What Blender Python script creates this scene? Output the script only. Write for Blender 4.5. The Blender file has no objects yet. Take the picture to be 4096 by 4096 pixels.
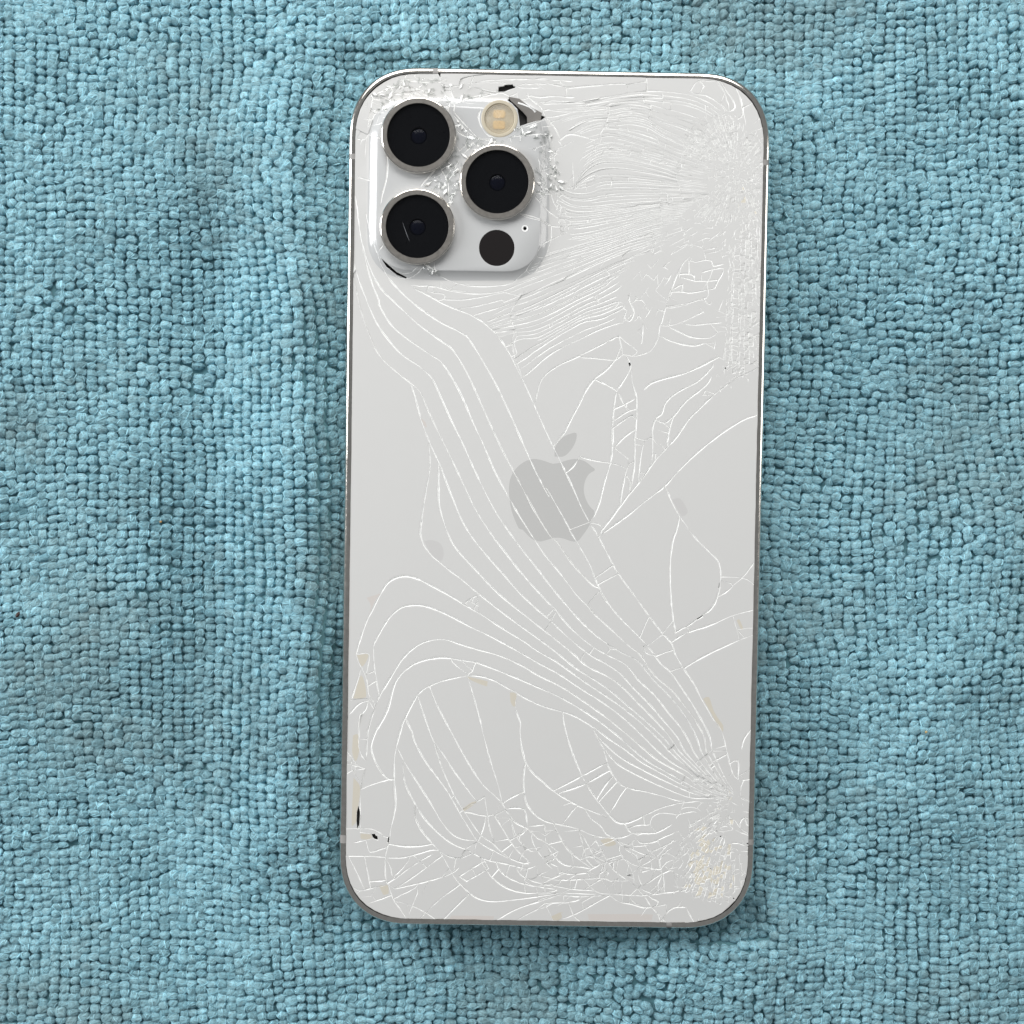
import bpy, math, random
import numpy as np
from mathutils import Vector, Matrix, geometry, noise

MM = 0.001
SC = bpy.context.scene
COL = SC.collection

# ------------------------------------------------------------------ camera
cam_d = bpy.data.cameras.new('camera')
cam = bpy.data.objects.new('camera', cam_d)
COL.objects.link(cam)
CAM_LOC = Vector((-9.585, 7.819, 285.97)) * MM
CAM_ROT = (math.radians(-1.95717), math.radians(-0.51743), math.radians(0.01811))
cam.location = CAM_LOC
cam.rotation_euler = CAM_ROT
cam_d.sensor_width = 36.0
cam_d.lens = 36.0 * 6524.0 / 4096.0
cam_d.clip_start = 0.01
cam_d.clip_end = 20.0
SC.camera = cam

# ------------------------------------------------------------------ light
world = bpy.data.worlds.new('World')
SC.world = world
world.use_nodes = True
bg = world.node_tree.nodes['Background']
bg.inputs['Color'].default_value = (0.93, 0.97, 1.0, 1)
bg.inputs['Strength'].default_value = 0.21


def area_light(name, loc, target, sx, sy, power, color=(1, 1, 1)):
    d = bpy.data.lights.new(name, 'AREA')
    d.shape = 'RECTANGLE'
    d.size, d.size_y = sx, sy
    d.energy = power
    d.color = color
    o = bpy.data.objects.new(name, d)
    COL.objects.link(o)
    o.location = loc
    o.rotation_euler = (Vector(target) - Vector(loc)).to_track_quat('-Z', 'Y').to_euler()
    return o


area_light('window_light', (-0.05, 0.60, 0.52), (0, 0.02, 0), 0.70, 0.42, 6.3, (1.0, 0.991, 0.976))
area_light('room_light_right', (0.80, 0.10, 0.38), (0, 0, 0), 0.22, 0.55, 1.6, (1.0, 0.98, 0.95))
area_light('room_light_left', (-0.78, 0.20, 0.34), (0, 0, 0), 0.30, 0.55, 6.4, (0.98, 0.99, 1.0))

vs = SC.view_settings
vs.view_transform = 'Standard'
vs.look = 'None'
vs.exposure = 0.0
vs.gamma = 1.0
SC.render.engine = 'CYCLES'

# ------------------------------------------------------------------ helpers
R3 = cam.rotation_euler.to_matrix()
R3n = np.array(R3)


def px_plane(pts, z_mm):
    """pixel of the 4096 px photograph -> point (mm) on the level plane z"""
    p = np.asarray(pts, float).reshape(-1, 2)
    d = np.c_[(p[:, 0] - 2048) / 6524.0, -(p[:, 1] - 2048) / 6524.0, -np.ones(len(p))] @ R3n.T
    c = np.array(CAM_LOC) / MM
    t = (z_mm - c[2]) / d[:, 2]
    return c[:2] + d[:, :2] * t[:, None]


def new_mat(name):
    m = bpy.data.materials.new(name)
    m.use_nodes = True
    nt = m.node_tree
    return m, nt, nt.nodes['Principled BSDF']


def mesh_obj(name, verts, faces, mats, parent=None, mat_idx=None, smooth=None):
    me = bpy.data.meshes.new(name)
    me.from_pydata([tuple(v) for v in verts], [], [tuple(f) for f in faces])
    for m in (mats if isinstance(mats, (list, tuple)) else [mats]):
        me.materials.append(m)
    if mat_idx is not None:
        me.polygons.foreach_set('material_index', np.asarray(mat_idx, dtype=np.int32))
    if smooth is True:
        smooth = [True] * len(me.polygons)
    if smooth is not None:
        me.polygons.foreach_set('use_smooth', np.asarray(smooth, dtype=bool))
    me.update()
    o = bpy.data.objects.new(name, me)
    COL.objects.link(o)
    if parent is not None:
        o.parent = parent
    return o


def empty(name, loc=(0, 0, 0), parent=None):
    o = bpy.data.objects.new(name, None)
    o.empty_display_size = 0.01
    COL.objects.link(o)
    o.location = loc
    if parent is not None:
        o.parent = parent
    return o


def tag(o, label, cat=None, group=None):
    o['label'] = label
    if cat:
        o['category'] = cat
    if group:
        o['group'] = group


def vnoise(x, y, s, seed=0.0):
    """smooth value noise on numpy arrays, about -1..1"""
    xs = np.asarray(x, float) / s + seed * 17.13
    ys = np.asarray(y, float) / s - seed * 9.71
    xi = np.floor(xs); yi = np.floor(ys)
    fx = xs - xi; fy = ys - yi
    fx = fx * fx * (3 - 2 * fx); fy = fy * fy * (3 - 2 * fy)

    def h(a, b):
        v = np.sin(a * 127.1 + b * 311.7 + seed * 74.7) * 43758.5453
        return (v - np.floor(v)) * 2 - 1
    return ((h(xi, yi) * (1 - fx) + h(xi + 1, yi) * fx) * (1 - fy)
            + (h(xi, yi + 1) * (1 - fx) + h(xi + 1, yi + 1) * fx) * fy)


# ------------------------------------------------------------------ dimensions (mm, phone space)
PW, PH, PT = 71.5, 146.7, 7.4
RZ = math.radians(-0.95)
CZ, SZ = math.cos(RZ), math.sin(RZ)


def px_phone(pts, z_mm=PT):
    w = px_plane(pts, z_mm)
    return np.c_[w[:, 0] * CZ + w[:, 1] * SZ, -w[:, 0] * SZ + w[:, 1] * CZ]


def rounded_rect(w, h, r, n=14, e=2.35):
    """outline, counter-clockwise, soft corners; (k,2)"""
    out = []
    for cx, cy, a0 in ((w / 2 - r, h / 2 - r, 0), (-w / 2 + r, h / 2 - r, 90),
                       (-w / 2 + r, -h / 2 + r, 180), (w / 2 - r, -h / 2 + r, 270)):
        for i in range(n + 1):
            a = math.radians(90.0 * i / n)
            c = math.cos(a) ** (2 / e) if math.cos(a) > 1e-9 else 0.0
            s = math.sin(a) ** (2 / e) if math.sin(a) > 1e-9 else 0.0
            b = math.radians(a0)
            out.append((cx + r * (c * math.cos(b) - s * math.sin(b)),
                        cy + r * (c * math.sin(b) + s * math.cos(b))))
    return np.array(out)


def in_poly(pts, poly):
    p = np.asarray(pts, float).reshape(-1, 2)
    q = np.asarray(poly, float)
    inside = np.zeros(len(p), bool)
    x, y = p[:, 0], p[:, 1]
    for i in range(len(q)):
        x1, y1 = q[i - 1]; x2, y2 = q[i]
        if y1 == y2:
            continue
        c = ((y1 > y) != (y2 > y)) & (x < (x2 - x1) * (y - y1) / (y2 - y1) + x1)
        inside ^= c
    return inside


# ================================================================== TOWEL
def towel_height(x, y):
    """mm; world mm in"""
    px = x * 23.3 + 2048
    py = 2048 - y * 23.3
    h = 2.0 * vnoise(x, y, 34, 1) + 1.15 * vnoise(x, y, 17, 2) + 0.25 * vnoise(x, y, 8, 3)
    # long ridge left of the phone
    rc = 985 + 55 * np.sin((py - 700) / 1500.0) - np.clip(py - 2700, 0, None) * 0.16
    amp = 4.6 * np.clip((py - 100) / 700, 0, 1) * np.clip((3700 - py) / 900, 0.12, 1)
    d = px - rc
    h = h + amp * np.where(d < 0, np.exp(-(d / 210.0) ** 2), np.exp(-(d / 105.0) ** 2))
    # valley further left
    vc = 660 + 60 * np.sin(py / 500.0)
    h = h - 3.4 * np.exp(-((px - vc) / 190.0) ** 2) * np.clip((py - 300) / 700, 0, 1) * np.clip((3900 - py) / 900, 0.2, 1)
    # hollows right of the phone and a diagonal fold at the far right
    h = h - 1.0 * np.exp(-(((px - 3250) / 170.0) ** 2 + ((py - 1420) / 260.0) ** 2))
    h = h + 1.4 * np.exp(-(((px - 3800 + (py - 2300) * 0.25) / 170.0) ** 2)) * np.exp(-((py - 2500) / 900.0) ** 2)
    h = h - 1.2 * np.exp(-(((px - 3900) / 260.0) ** 2 + ((py - 1750) / 210.0) ** 2))
    h = h + 0.8 * np.exp(-(((py - 3900) / 190.0) ** 2))
    # pressed flat under the phone
    ox = np.abs(x * CZ + y * SZ) - PW / 2
    oy = np.abs(-x * SZ + y * CZ) - PH / 2
    dist = np.maximum(ox, oy)
    k = np.clip((dist - 0.4) / 5.5, 0, 1)
    k = k * k * (3 - 2 * k)
    return (-0.6 + h) * k + (-2.0) * (1 - k)


def build_towel():
    rng = np.random.default_rng(5)
    root = empty('towel')
    tag(root, 'teal microfibre terry towel spread out under the cracked phone', 'towel')
    # ---- ground weave
    m, nt, b = new_mat('towel_weave')
    b.inputs['Base Color'].default_value = (0.13, 0.28, 0.32, 1)
    b.inputs['Roughness'].default_value = 0.95
    g = np.linspace(-112, 112, 150)
    X, Y = np.meshgrid(g, g)
    Z = towel_height(X, Y) - 0.1
    n = len(g)
    verts = np.c_[X.ravel(), Y.ravel(), Z.ravel()] * MM
    idx = np.arange(n * n).reshape(n, n)
    faces = np.stack([idx[:-1, :-1], idx[:-1, 1:], idx[1:, 1:], idx[1:, :-1]], -1).reshape(-1, 4)
    # underside so that the cloth has a thickness
    low = verts.copy(); low[:, 2] -= 1.2 * MM
    faces2 = faces[:, ::-1] + n * n
    rim = list(idx[0, :]) + list(idx[1:, -1]) + list(idx[-1, -2::-1]) + list(idx[-2:0:-1, 0])
    side = [(rim[i], rim[i - 1], rim[i - 1] + n * n, rim[i] + n * n) for i in range(len(rim))]
    allf = [tuple(f) for f in faces] + [tuple(f) for f in faces2] + side
    mesh_obj('ground_weave', np.r_[verts, low], allf, m, root, smooth=True)

    # ---- the pile: thousands of short yarn loops, one mesh
    dx, dy = 1.74, 1.38
    cols = np.arange(-109, 109, dx)
    rows = np.arange(-109, 109, dy)
    GX, GY = np.meshgrid(cols, rows)
    gx, gy = GX.ravel(), GY.ravel()
    cid = np.tile(np.arange(len(cols)), len(rows))
    # columns wander, rows bend
    wx = 1.5 * vnoise(gx, gy, 30, 11) + 0.5 * vnoise(gx, gy, 9, 12)
    wy = 1.9 * vnoise(gx, gy, 34, 13) + 0.55 * vnoise(gx, gy, 9, 14) + 0.22 * np.sin(cid * 2.399)
    mess = np.clip(0.30 + 0.8 * vnoise(gx, gy, 12, 15) + 0.4 * vnoise(gx, gy, 5, 16), 0.12, 1.0)
    x = gx + wx + rng.normal(0, 0.17, gx.size) * (0.4 + mess)
    y = gy + wy + rng.normal(0, 0.15, gx.size) * (0.4 + mess)
    ox = np.abs(x * CZ + y * SZ) - PW / 2
    oy = np.abs(-x * SZ + y * CZ) - PH / 2
    # drop what lies under the phone, and a few loops at random (worn spots)
    r_c = 11.0
    cd = np.hypot(np.maximum(ox + r_c, 0), np.maximum(oy + r_c, 0)) - r_c
    inside = np.maximum(np.maximum(ox, oy), cd) < -2.6
    keep = ~inside & (rng.random(gx.size) > 0.0004)
    x, y, mess = x[keep], y[keep], mess[keep]
    N = len(x)
    z = towel_height(x, y)
    e = 0.4
    hx = (towel_height(x + e, y) - towel_height(x - e, y)) / (2 * e)
    hy = (towel_height(x, y + e) - towel_height(x, y - e)) / (2 * e)
    # unit pellet: rings from foot to crown
    seg, rings = 9, 5
    el = np.radians([-38, -8, 20, 46, 70])
    az = np.arange(seg) * 2 * np.pi / seg
    ux = np.outer(np.cos(el), np.cos(az)).ravel()
    uy = np.outer(np.cos(el), np.sin(az)).ravel()
    uz = np.repeat(np.sin(el), seg)
    ux = np.r_[ux, 0]; uy = np.r_[uy, 0]; uz = np.r_[uz, 1.0]
    V = len(ux)
    a = 1.05 * (1 + rng.normal(0, 0.10, N))
    b_ = 0.85 * (1 + rng.normal(0, 0.11, N))
    c_ = 0.74 * (1 + rng.normal(0, 0.16, N))
    big = rng.random(N) < 0.05
    a[big] *= 1.12; b_[big] *= 1.2
    sk = rng.normal(0.0, 0.20, N) + 0.18 * vnoise(x, y, 10, 21)
    push = 0.10 + 0.16 * vnoise(x, y, 14, 22)
    ph = rng.random((N, 3)) * 6.28
    tw = rng.normal(0.05, 0.17, N) * (0.5 + 1.3 * mess) + 0.45 * vnoise(x, y, 15, 23)
    nx = -hx + 0.20 * vnoise(x, y, 18, 24) + rng.normal(0, 0.13, N) * (0.4 + mess)
    ny = -hy + 0.16 + 0.20 * vnoise(x, y, 18, 25) + rng.normal(0, 0.13, N) * (0.4 + mess)
    nn = np.sqrt(nx * nx + ny * ny + 1)
    nv = np.stack([nx, ny, np.ones(N)], -1) / nn[:, None]
    tX = np.stack([np.ones(N), np.zeros(N), -nx], -1)
    tX /= np.linalg.norm(tX, axis=1)[:, None]
    tY = np.cross(nv, tX)

    def place(vx, vy, vz, swell):
        """unit directions (N,k) of points on a loop -> world mm (N,k,3)"""
        p = 2.35                        # a little boxier than a ball
        nrm = (np.abs(vx) ** p + np.abs(vy) ** p + np.abs(vz) ** p) ** (1 / p)
        vx, vy, vz = vx / nrm, vy / nrm, vz / nrm
        lx, ly, lz = vx * a[:, None], vy * b_[:, None], vz * c_[:, None]
        ly = ly + vz * np.abs(vz) * push[:, None]
        lz = lz + lx * sk[:, None] * 0.40
        lump = (0.06 * np.sin(5.2 * lx + ph[:, :1]) + 0.06 * np.sin(6.2 * ly + ph[:, 1:2]) + 0.05 * np.sin(8.3 * (lx + ly) + ph[:, 2:3]))
        rad = (1 + lump) * swell
        lx, ly, lz = lx * rad, ly * rad, lz * rad
        ct, st = np.cos(tw)[:, None], np.sin(tw)[:, None]
        lx, ly = lx * ct - ly * st, lx * st + ly * ct
        o3 = np.stack([x, y, z + 0.30], -1)[:, None, :]
        w3 = o3 + lx[..., None] * tX[:, None] + ly[..., None] * tY[:, None] + lz[..., None] * nv[:, None]
        # nothing may rise into the phone: squash the pile beneath its rim
        qx = np.abs(w3[..., 0] * CZ + w3[..., 1] * SZ) - PW / 2 + 0.3
        qy = np.abs(-w3[..., 0] * SZ + w3[..., 1] * CZ) - PH / 2 + 0.3
        rr = 11.0
        cdist = np.hypot(np.maximum(qx + rr, 0), np.maximum(qy + rr, 0)) - rr
        under = np.maximum(np.maximum(qx, qy), cdist) < 0.0
        w3[..., 2] = np.where(under, np.minimum(w3[..., 2], -0.05), w3[..., 2])
        return w3

    one = np.ones((N, 1))
    co = place(one * ux, one * uy, one * uz, 1.0).reshape(-1, 3) * MM
    # topology
    quads = []
    for i in range(rings - 1):
        for j in range(seg):
            k = (j + 1) % seg
            quads.append((i * seg + j, i * seg + k, (i + 1) * seg + k, (i + 1) * seg + j))
    quads = np.array(quads)
    tris = np.array([((rings - 1) * seg + j, (rings - 1) * seg + (j + 1) % seg, V - 1) for j in range(seg)])
    off = (np.arange(N) * V)[:, None, None]
    Q = (quads[None] + off).reshape(-1, 4)
    T = (tris[None] + off).reshape(-1, 3)
    # loose filaments lying over each loop
    FN, FP = 7, 4
    fco, fq, fdye = [], [], []
    base = len(co)
    tt = np.linspace(0, 1, FP)[None]
    for k in range(FN):
        th = rng.normal(1.2, 0.55, N)
        e0 = rng.uniform(-0.1, 0.45, N); e1 = rng.uniform(-0.1, 0.45, N)
        sft = rng.uniform(-0.75, 0.75, N)
        d0 = np.stack([np.cos(th) * np.cos(e0) - np.sin(th) * sft, np.sin(th) * np.cos(e0) + np.cos(th) * sft, np.sin(e0)], -1)
        d1 = np.stack([-np.cos(th) * np.cos(e1) - np.sin(th) * sft * 0.7, -np.sin(th) * np.cos(e1) + np.cos(th) * sft * 0.7, np.sin(e1)], -1)
        dm = np.stack([-np.sin(th) * sft, np.cos(th) * sft, np.full(N, 1.0)], -1)
        B = ((1 - tt) ** 2)[..., None] * d0[:, None] + (2 * tt * (1 - tt))[..., None] * dm[:, None] * 1.5 + (tt ** 2)[..., None] * d1[:, None]
        B = B + rng.normal(0, 0.10, B.shape)
        B /= np.linalg.norm(B, axis=2)[..., None]
        sw = 1.03 + 0.10 * rng.random((N, FP)) * np.sin(np.pi * np.clip(tt, 0.08, 0.92)) + (rng.random((N, 1)) < 0.12) * 0.16 * np.sin(np.pi * tt)
        mid = place(B[..., 0], B[..., 1], B[..., 2], sw)
        hw = rng.uniform(0.045, 0.095, N)
        side = np.stack([-np.sin(th + tw), np.cos(th + tw), np.zeros(N)], -1) * hw[:, None]
        tp = (1 - 0.6 * np.abs(2 * tt - 1) ** 3)[..., None]
        two = np.stack([mid - side[:, None] * tp, mid + side[:, None] * tp], 2).reshape(-1, 3) * MM
        fco.append(two)
        i0_ = base + k * N * FP * 2 + np.arange(N)[:, None] * FP * 2 + 2 * np.arange(FP - 1)[None]
        fq.append(np.stack([i0_, i0_ + 1, i0_ + 3, i0_ + 2], -1).reshape(-1, 4))
    Q = np.r_[Q, np.concatenate(fq)]
    FCO = np.concatenate(fco)
    co = np.r_[co, FCO]
    me = bpy.data.meshes.new('terry_pile')
    me.vertices.add(len(co))
    me.vertices.foreach_set('co', co.astype(np.float32).ravel())
    me.loops.add(Q.size + T.size)
    me.loops.foreach_set('vertex_index', np.r_[Q.ravel(), T.ravel()].astype(np.int32))
    me.polygons.add(len(Q) + len(T))
    starts = np.r_[np.arange(len(Q)) * 4, Q.size + np.arange(len(T)) * 3]
    me.polygons.foreach_set('loop_start', starts.astype(np.int32))
    me.polygons.foreach_set('use_smooth', np.ones(len(Q) + len(T), bool))
    me.update(calc_edges=True)
    # yarn coordinates (for the fibre relief) and dye variation of each loop
    fib = np.stack([np.repeat(rng.random(N) * 100, V), np.tile(ux, N) + np.repeat(rng.random(N) * 9, V),
                    np.tile(uy, N) + np.repeat(rng.random(N) * 9, V)], -1)
    nfv = len(FCO)
    fib = np.r_[fib, np.stack([np.repeat(rng.random(nfv // (2 * FP)) * 100, 2 * FP), rng.random(nfv) * 0.2, rng.random(nfv) * 0.2], -1)]
    at = me.attributes.new('yarn', 'FLOAT_VECTOR', 'POINT')
    at.data.foreach_set('vector', fib.astype(np.float32).ravel())
    dye = np.clip(0.5 + 0.17 * rng.normal(0, 1, N) + 0.16 * vnoise(x, y, 22, 31) + 0.10 * vnoise(x, y, 6, 32), 0, 1)
    at = me.attributes.new('dye', 'FLOAT', 'POINT')
    fd = np.clip(np.repeat(np.tile(dye, FN), 2 * FP) + np.repeat(rng.normal(0.32, 0.25, N * FN), 2 * FP), 0, 1.2)
    at.data.foreach_set('value', np.r_[np.repeat(dye, V), fd].astype(np.float32))
    # worn, greyer patches of the cloth
    soil = np.clip(0.02 + 0.30 * vnoise(x, y, 26, 33) + 0.25 * vnoise(x, y, 11, 34) + rng.normal(0, 0.10, N), 0, 0.75)
    at = me.attributes.new('soil', 'FLOAT', 'POINT')
    at.data.foreach_set('value', np.r_[np.repeat(soil, V), np.repeat(np.tile(soil, FN), 2 * FP)].astype(np.float32))
    m, nt, b = new_mat('towel_yarn')
    N_, L_ = nt.nodes, nt.links
    a1 = N_.new('ShaderNodeAttribute'); a1.attribute_name = 'yarn'
    a2 = N_.new('ShaderNodeAttribute'); a2.attribute_name = 'dye'
    mp = N_.new('ShaderNodeMapping'); mp.inputs['Scale'].default_value = (1, 1.1, 2.6)
    mp.inputs['Rotation'].default_value = (0.5, 0, 0)
    L_.new(a1.outputs['Vector'], mp.inputs['Vector'])
    nz = N_.new('ShaderNodeTexNoise'); nz.inputs['Scale'].default_value = 1.25
    nz.inputs['Detail'].default_value = 4.0; nz.inputs['Roughness'].default_value = 0.65
    L_.new(mp.outputs['Vector'], nz.inputs['Vector'])
    cr = N_.new('ShaderNodeValToRGB')
    cr.color_ramp.elements[0].position = 0.0; cr.color_ramp.elements[0].color = (0.210, 0.430, 0.510, 1)
    cr.color_ramp.elements[1].position = 1.0; cr.color_ramp.elements[1].color = (0.475, 0.800, 0.895, 1)
    L_.new(a2.outputs['Fac'], cr.inputs['Fac'])
    mr = N_.new('ShaderNodeMapRange')
    mr.inputs['From Min'].default_value = 0.33; mr.inputs['From Max'].default_value = 0.68
    mr.inputs['To Min'].default_value = 0.55; mr.inputs['To Max'].default_value = 1.4
    L_.new(nz.outputs['Fac'], mr.inputs['Value'])
    mx = N_.new('ShaderNodeVectorMath'); mx.operation = 'SCALE'
    L_.new(cr.outputs['Color'], mx.inputs[0]); L_.new(mr.outputs['Result'], mx.inputs['Scale'])
    a3 = N_.new('ShaderNodeAttribute'); a3.attribute_name = 'soil'
    sm_ = N_.new('ShaderNodeMix'); sm_.data_type = 'RGBA'
    sm_.inputs[7].default_value = (0.275, 0.385, 0.400, 1)
    L_.new(a3.outputs['Fac'], sm_.inputs[0]); L_.new(cr.outputs['Color'], sm_.inputs[6]); L_.new(sm_.outputs[2], mx.inputs[0])
    L_.new(mx.outputs['Vector'], b.inputs['Base Color'])
    b.inputs['Roughness'].default_value = 0.72
    b.inputs['Specular IOR Level'].default_value = 0.35
    b.inputs['Sheen Weight'].default_value = 0.6
    b.inputs['Sheen Roughness'].default_value = 0.35
    b.inputs['Sheen Tint'].default_value = (0.8, 0.95, 1.0, 1)
    bp = N_.new('ShaderNodeBump'); bp.inputs['Strength'].default_value = 0.8
    bp.inputs['Distance'].default_value = 0.00022
    L_.new(nz.outputs['Fac'], bp.inputs['Height'])
    L_.new(bp.outputs['Normal'], b.inputs['Normal'])
    tl = N_.new('ShaderNodeBsdfTranslucent')          # light seeps through the thin yarn
    L_.new(mx.outputs['Vector'], tl.inputs['Color'])
    ms = N_.new('ShaderNodeMixShader'); ms.inputs['Fac'].default_value = 0.36
    L_.new(b.outputs['BSDF'], ms.inputs[1]); L_.new(tl.outputs['BSDF'], ms.inputs[2])
    L_.new(ms.outputs['Shader'], N_['Material Output'].inputs['Surface'])
    me.materials.append(m)
    o = bpy.data.objects.new('terry_pile', me)
    COL.objects.link(o)
    o.parent = root
    o['kind'] = 'stuff'
    return root


towel = build_towel()

# ================================================================== PHONE
phone = empty('smartphone')
phone.rotation_euler = (0, 0, RZ)
tag(phone, 'white smartphone lying face down, its back glass shattered', 'phone')

# ------------------------------------------------------------------ materials
def simple(name, col, rough, metal=0.0, coat=0.0, spec=0.5):
    m, nt, b = new_mat(name)
    b.inputs['Base Color'].default_value = (*col, 1)
    b.inputs['Roughness'].default_value = rough
    b.inputs['Metallic'].default_value = metal
    b.inputs['Coat Weight'].default_value = coat
    b.inputs['Coat Roughness'].default_value = 0.06
    b.inputs['Specular IOR Level'].default_value = spec
    return m


def worn(m, scale, r0, r1, c0=None, c1=None):
    """vary roughness (and colour) with a fine noise in object space"""
    nt = m.node_tree
    b = nt.nodes['Principled BSDF']
    tc = nt.nodes.new('ShaderNodeTexCoord')
    nz = nt.nodes.new('ShaderNodeTexNoise')
    nz.inputs['Scale'].default_value = scale
    nz.inputs['Detail'].default_value = 5
    nt.links.new(tc.outputs['Object'], nz.inputs['Vector'])
    mr = nt.nodes.new('ShaderNodeMapRange')
    mr.inputs['From Min'].default_value = 0.3; mr.inputs['From Max'].default_value = 0.7
    mr.inputs['To Min'].default_value = r0; mr.inputs['To Max'].default_value = r1
    nt.links.new(nz.outputs['Fac'], mr.inputs['Value'])
    nt.links.new(mr.outputs['Result'], b.inputs['Roughness'])
    if c0:
        cr = nt.nodes.new('ShaderNodeValToRGB')
        cr.color_ramp.elements[0].position = 0.35; cr.color_ramp.elements[0].color = (*c0, 1)
        cr.color_ramp.elements[1].position = 0.65; cr.color_ramp.elements[1].color = (*c1, 1)
        nt.links.new(nz.outputs['Fac'], cr.inputs['Fac'])
        nt.links.new(cr.outputs['Color'], b.inputs['Base Color'])
    return m


M_GLASS = worn(simple('matte_white_glass', (0.592, 0.589, 0.578), 0.33), 420, 0.32, 0.42)
M_PLAT = simple('glossy_white_glass', (0.50, 0.505, 0.505), 0.12, coat=0.3)
M_FRAC = simple('fracture_edge', (0.93, 0.93, 0.915), 0.30)
M_EMB = simple('emblem_grey', (0.486, 0.484, 0.474), 0.2)
M_STAIN = simple('adhesive_stain', (0.585, 0.548, 0.47), 0.4)
M_PINK = simple('adhesive_pink', (0.585, 0.55, 0.523), 0.4)
M_POWDER = simple('powdered_glass', (0.645, 0.645, 0.63), 0.4)
M_SPOT = simple('lifted_glass', (0.552, 0.545, 0.537), 0.3)
M_DUST = simple('crushed_glass_dust', (0.66, 0.62, 0.53), 0.4)
M_STEEL = worn(simple('polished_steel', (0.72, 0.68, 0.63), 0.2, 1.0), 1400, 0.10, 0.17, (0.74, 0.70, 0.645), (0.82, 0.78, 0.725))
M_RING = worn(simple('satin_steel', (0.42, 0.40, 0.375), 0.5, 0.8), 1500, 0.48, 0.6, (0.175, 0.165, 0.152), (0.205, 0.194, 0.179))
M_BAND = simple('grey_plastic', (0.28, 0.27, 0.26), 0.45)
M_DARK = worn(simple('dark_chassis', (0.028, 0.027, 0.026), 0.6), 800, 0.45, 0.7)
M_BRACKET = worn(simple('bracket_metal', (0.19, 0.18, 0.168), 0.45, 0.4), 900, 0.4, 0.55)
M_BLACK = simple('black_glass', (0.006, 0.006, 0.007), 0.08)
M_LIDAR = simple('dark_sensor_glass', (0.014, 0.012, 0.012), 0.25, spec=0.25)
M_BARREL = simple('lens_barrel', (0.0035, 0.0038, 0.0048), 0.5, spec=0.02)
M_ELEM = simple('coated_lens_element', (0.003, 0.0036, 0.008), 0.16, spec=0.06)
M_LED = simple('flash_led', (0.80, 0.55, 0.22), 0.4)
M_CREAM = simple('flash_cup', (0.50, 0.45, 0.35), 0.4)


def clear_mat(name, refl, tint=(1, 1, 1), rough=0.03):
    m = bpy.data.materials.new(name)
    m.use_nodes = True
    nt = m.node_tree
    nt.nodes.remove(nt.nodes['Principled BSDF'])
    out = nt.nodes['Material Output']
    t = nt.nodes.new('ShaderNodeBsdfTransparent'); t.inputs['Color'].default_value = (*tint, 1)
    gl = nt.nodes.new('ShaderNodeBsdfGlossy'); gl.inputs['Roughness'].default_value = rough
    lw = nt.nodes.new('ShaderNodeLayerWeight'); lw.inputs['Blend'].default_value = 0.5
    fr = nt.nodes.new('ShaderNodeMapRange')
    fr.inputs['From Min'].default_value = 0.35; fr.inputs['From Max'].default_value = 1.0
    fr.inputs['To Min'].default_value = refl; fr.inputs['To Max'].default_value = min(0.7, refl * 12)
    nt.links.new(lw.outputs['Facing'], fr.inputs['Value'])
    mx = nt.nodes.new('ShaderNodeMixShader')
    nt.links.new(fr.outputs['Result'], mx.inputs['Fac'])
    nt.links.new(t.outputs['BSDF'], mx.inputs[1])
    nt.links.new(gl.outputs['BSDF'], mx.inputs[2])
    nt.links.new(mx.outputs['Shader'], out.inputs['Surface'])
    return m


M_COVER = clear_mat('lens_cover_glass', 0.010)
M_CHIP = clear_mat('clear_glass_chip', 0.07, (0.97, 0.975, 0.97), 0.08)
M_FLENS = clear_mat('flash_lens', 0.03, (0.97, 0.95, 0.90), 0.25)
_nt = M_FLENS.node_tree
_df = _nt.nodes.new('ShaderNodeBsdfDiffuse'); _df.inputs['Color'].default_value = (0.72, 0.66, 0.55, 1)
_mx = _nt.nodes.new('ShaderNodeMixShader'); _mx.inputs['Fac'].default_value = 0.36
_src = _nt.nodes['Material Output'].inputs['Surface'].links[0].from_socket
_nt.links.new(_src, _mx.inputs[1]); _nt.links.new(_df.outputs['BSDF'], _mx.inputs[2])
_nt.links.new(_mx.outputs['Shader'], _nt.nodes['Material Output'].inputs['Surface'])

# ------------------------------------------------------------------ frame with antenna bands
OUT = rounded_rect(PW, PH, 12.2, 16, 2.3)


def resample(poly, n):
    p = np.r_[poly, poly[:1]]
    s = np.r_[0, np.cumsum(np.hypot(*np.diff(p, axis=0).T))]
    t = np.linspace(0, s[-1], n, endpoint=False)
    return np.c_[np.interp(t, s, p[:, 0]), np.interp(t, s, p[:, 1])]


NF = 900
LOOP = resample(OUT, NF)
tg = np.roll(LOOP, -1, 0) - np.roll(LOOP, 1, 0)
tg /= np.hypot(*tg.T)[:, None]
NRM = np.c_[tg[:, 1], -tg[:, 0]]          # outward
PROFILE = [(1.06, 6.35), (1.06, 7.33), (0.84, 7.335), (0.62, 7.315), (0.42, 7.262), (0.24, 7.165), (0.09, 6.99), (0.0, 6.62), (0.0, 3.7),
           (0.0, 0.85), (0.08, 0.42), (0.30, 0.14), (0.66, 0.02), (1.02, 0.02), (1.06, 0.9)]
BANDS = [((1749, 268), 1.0), ((1388, 622), 1.0), ((3080, 649), 0.9), ((3022, 3376), 1.0), ((1357, 3350), 1.1), ((2669, 3722), 1.05)]
bandmask = np.full(NF, -1)
for k, (p, wd) in enumerate(BANDS):
    q = px_phone([p], PT)[0]
    bandmask[np.hypot(*(LOOP - q).T) < wd / 2 + 0.02] = k


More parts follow.
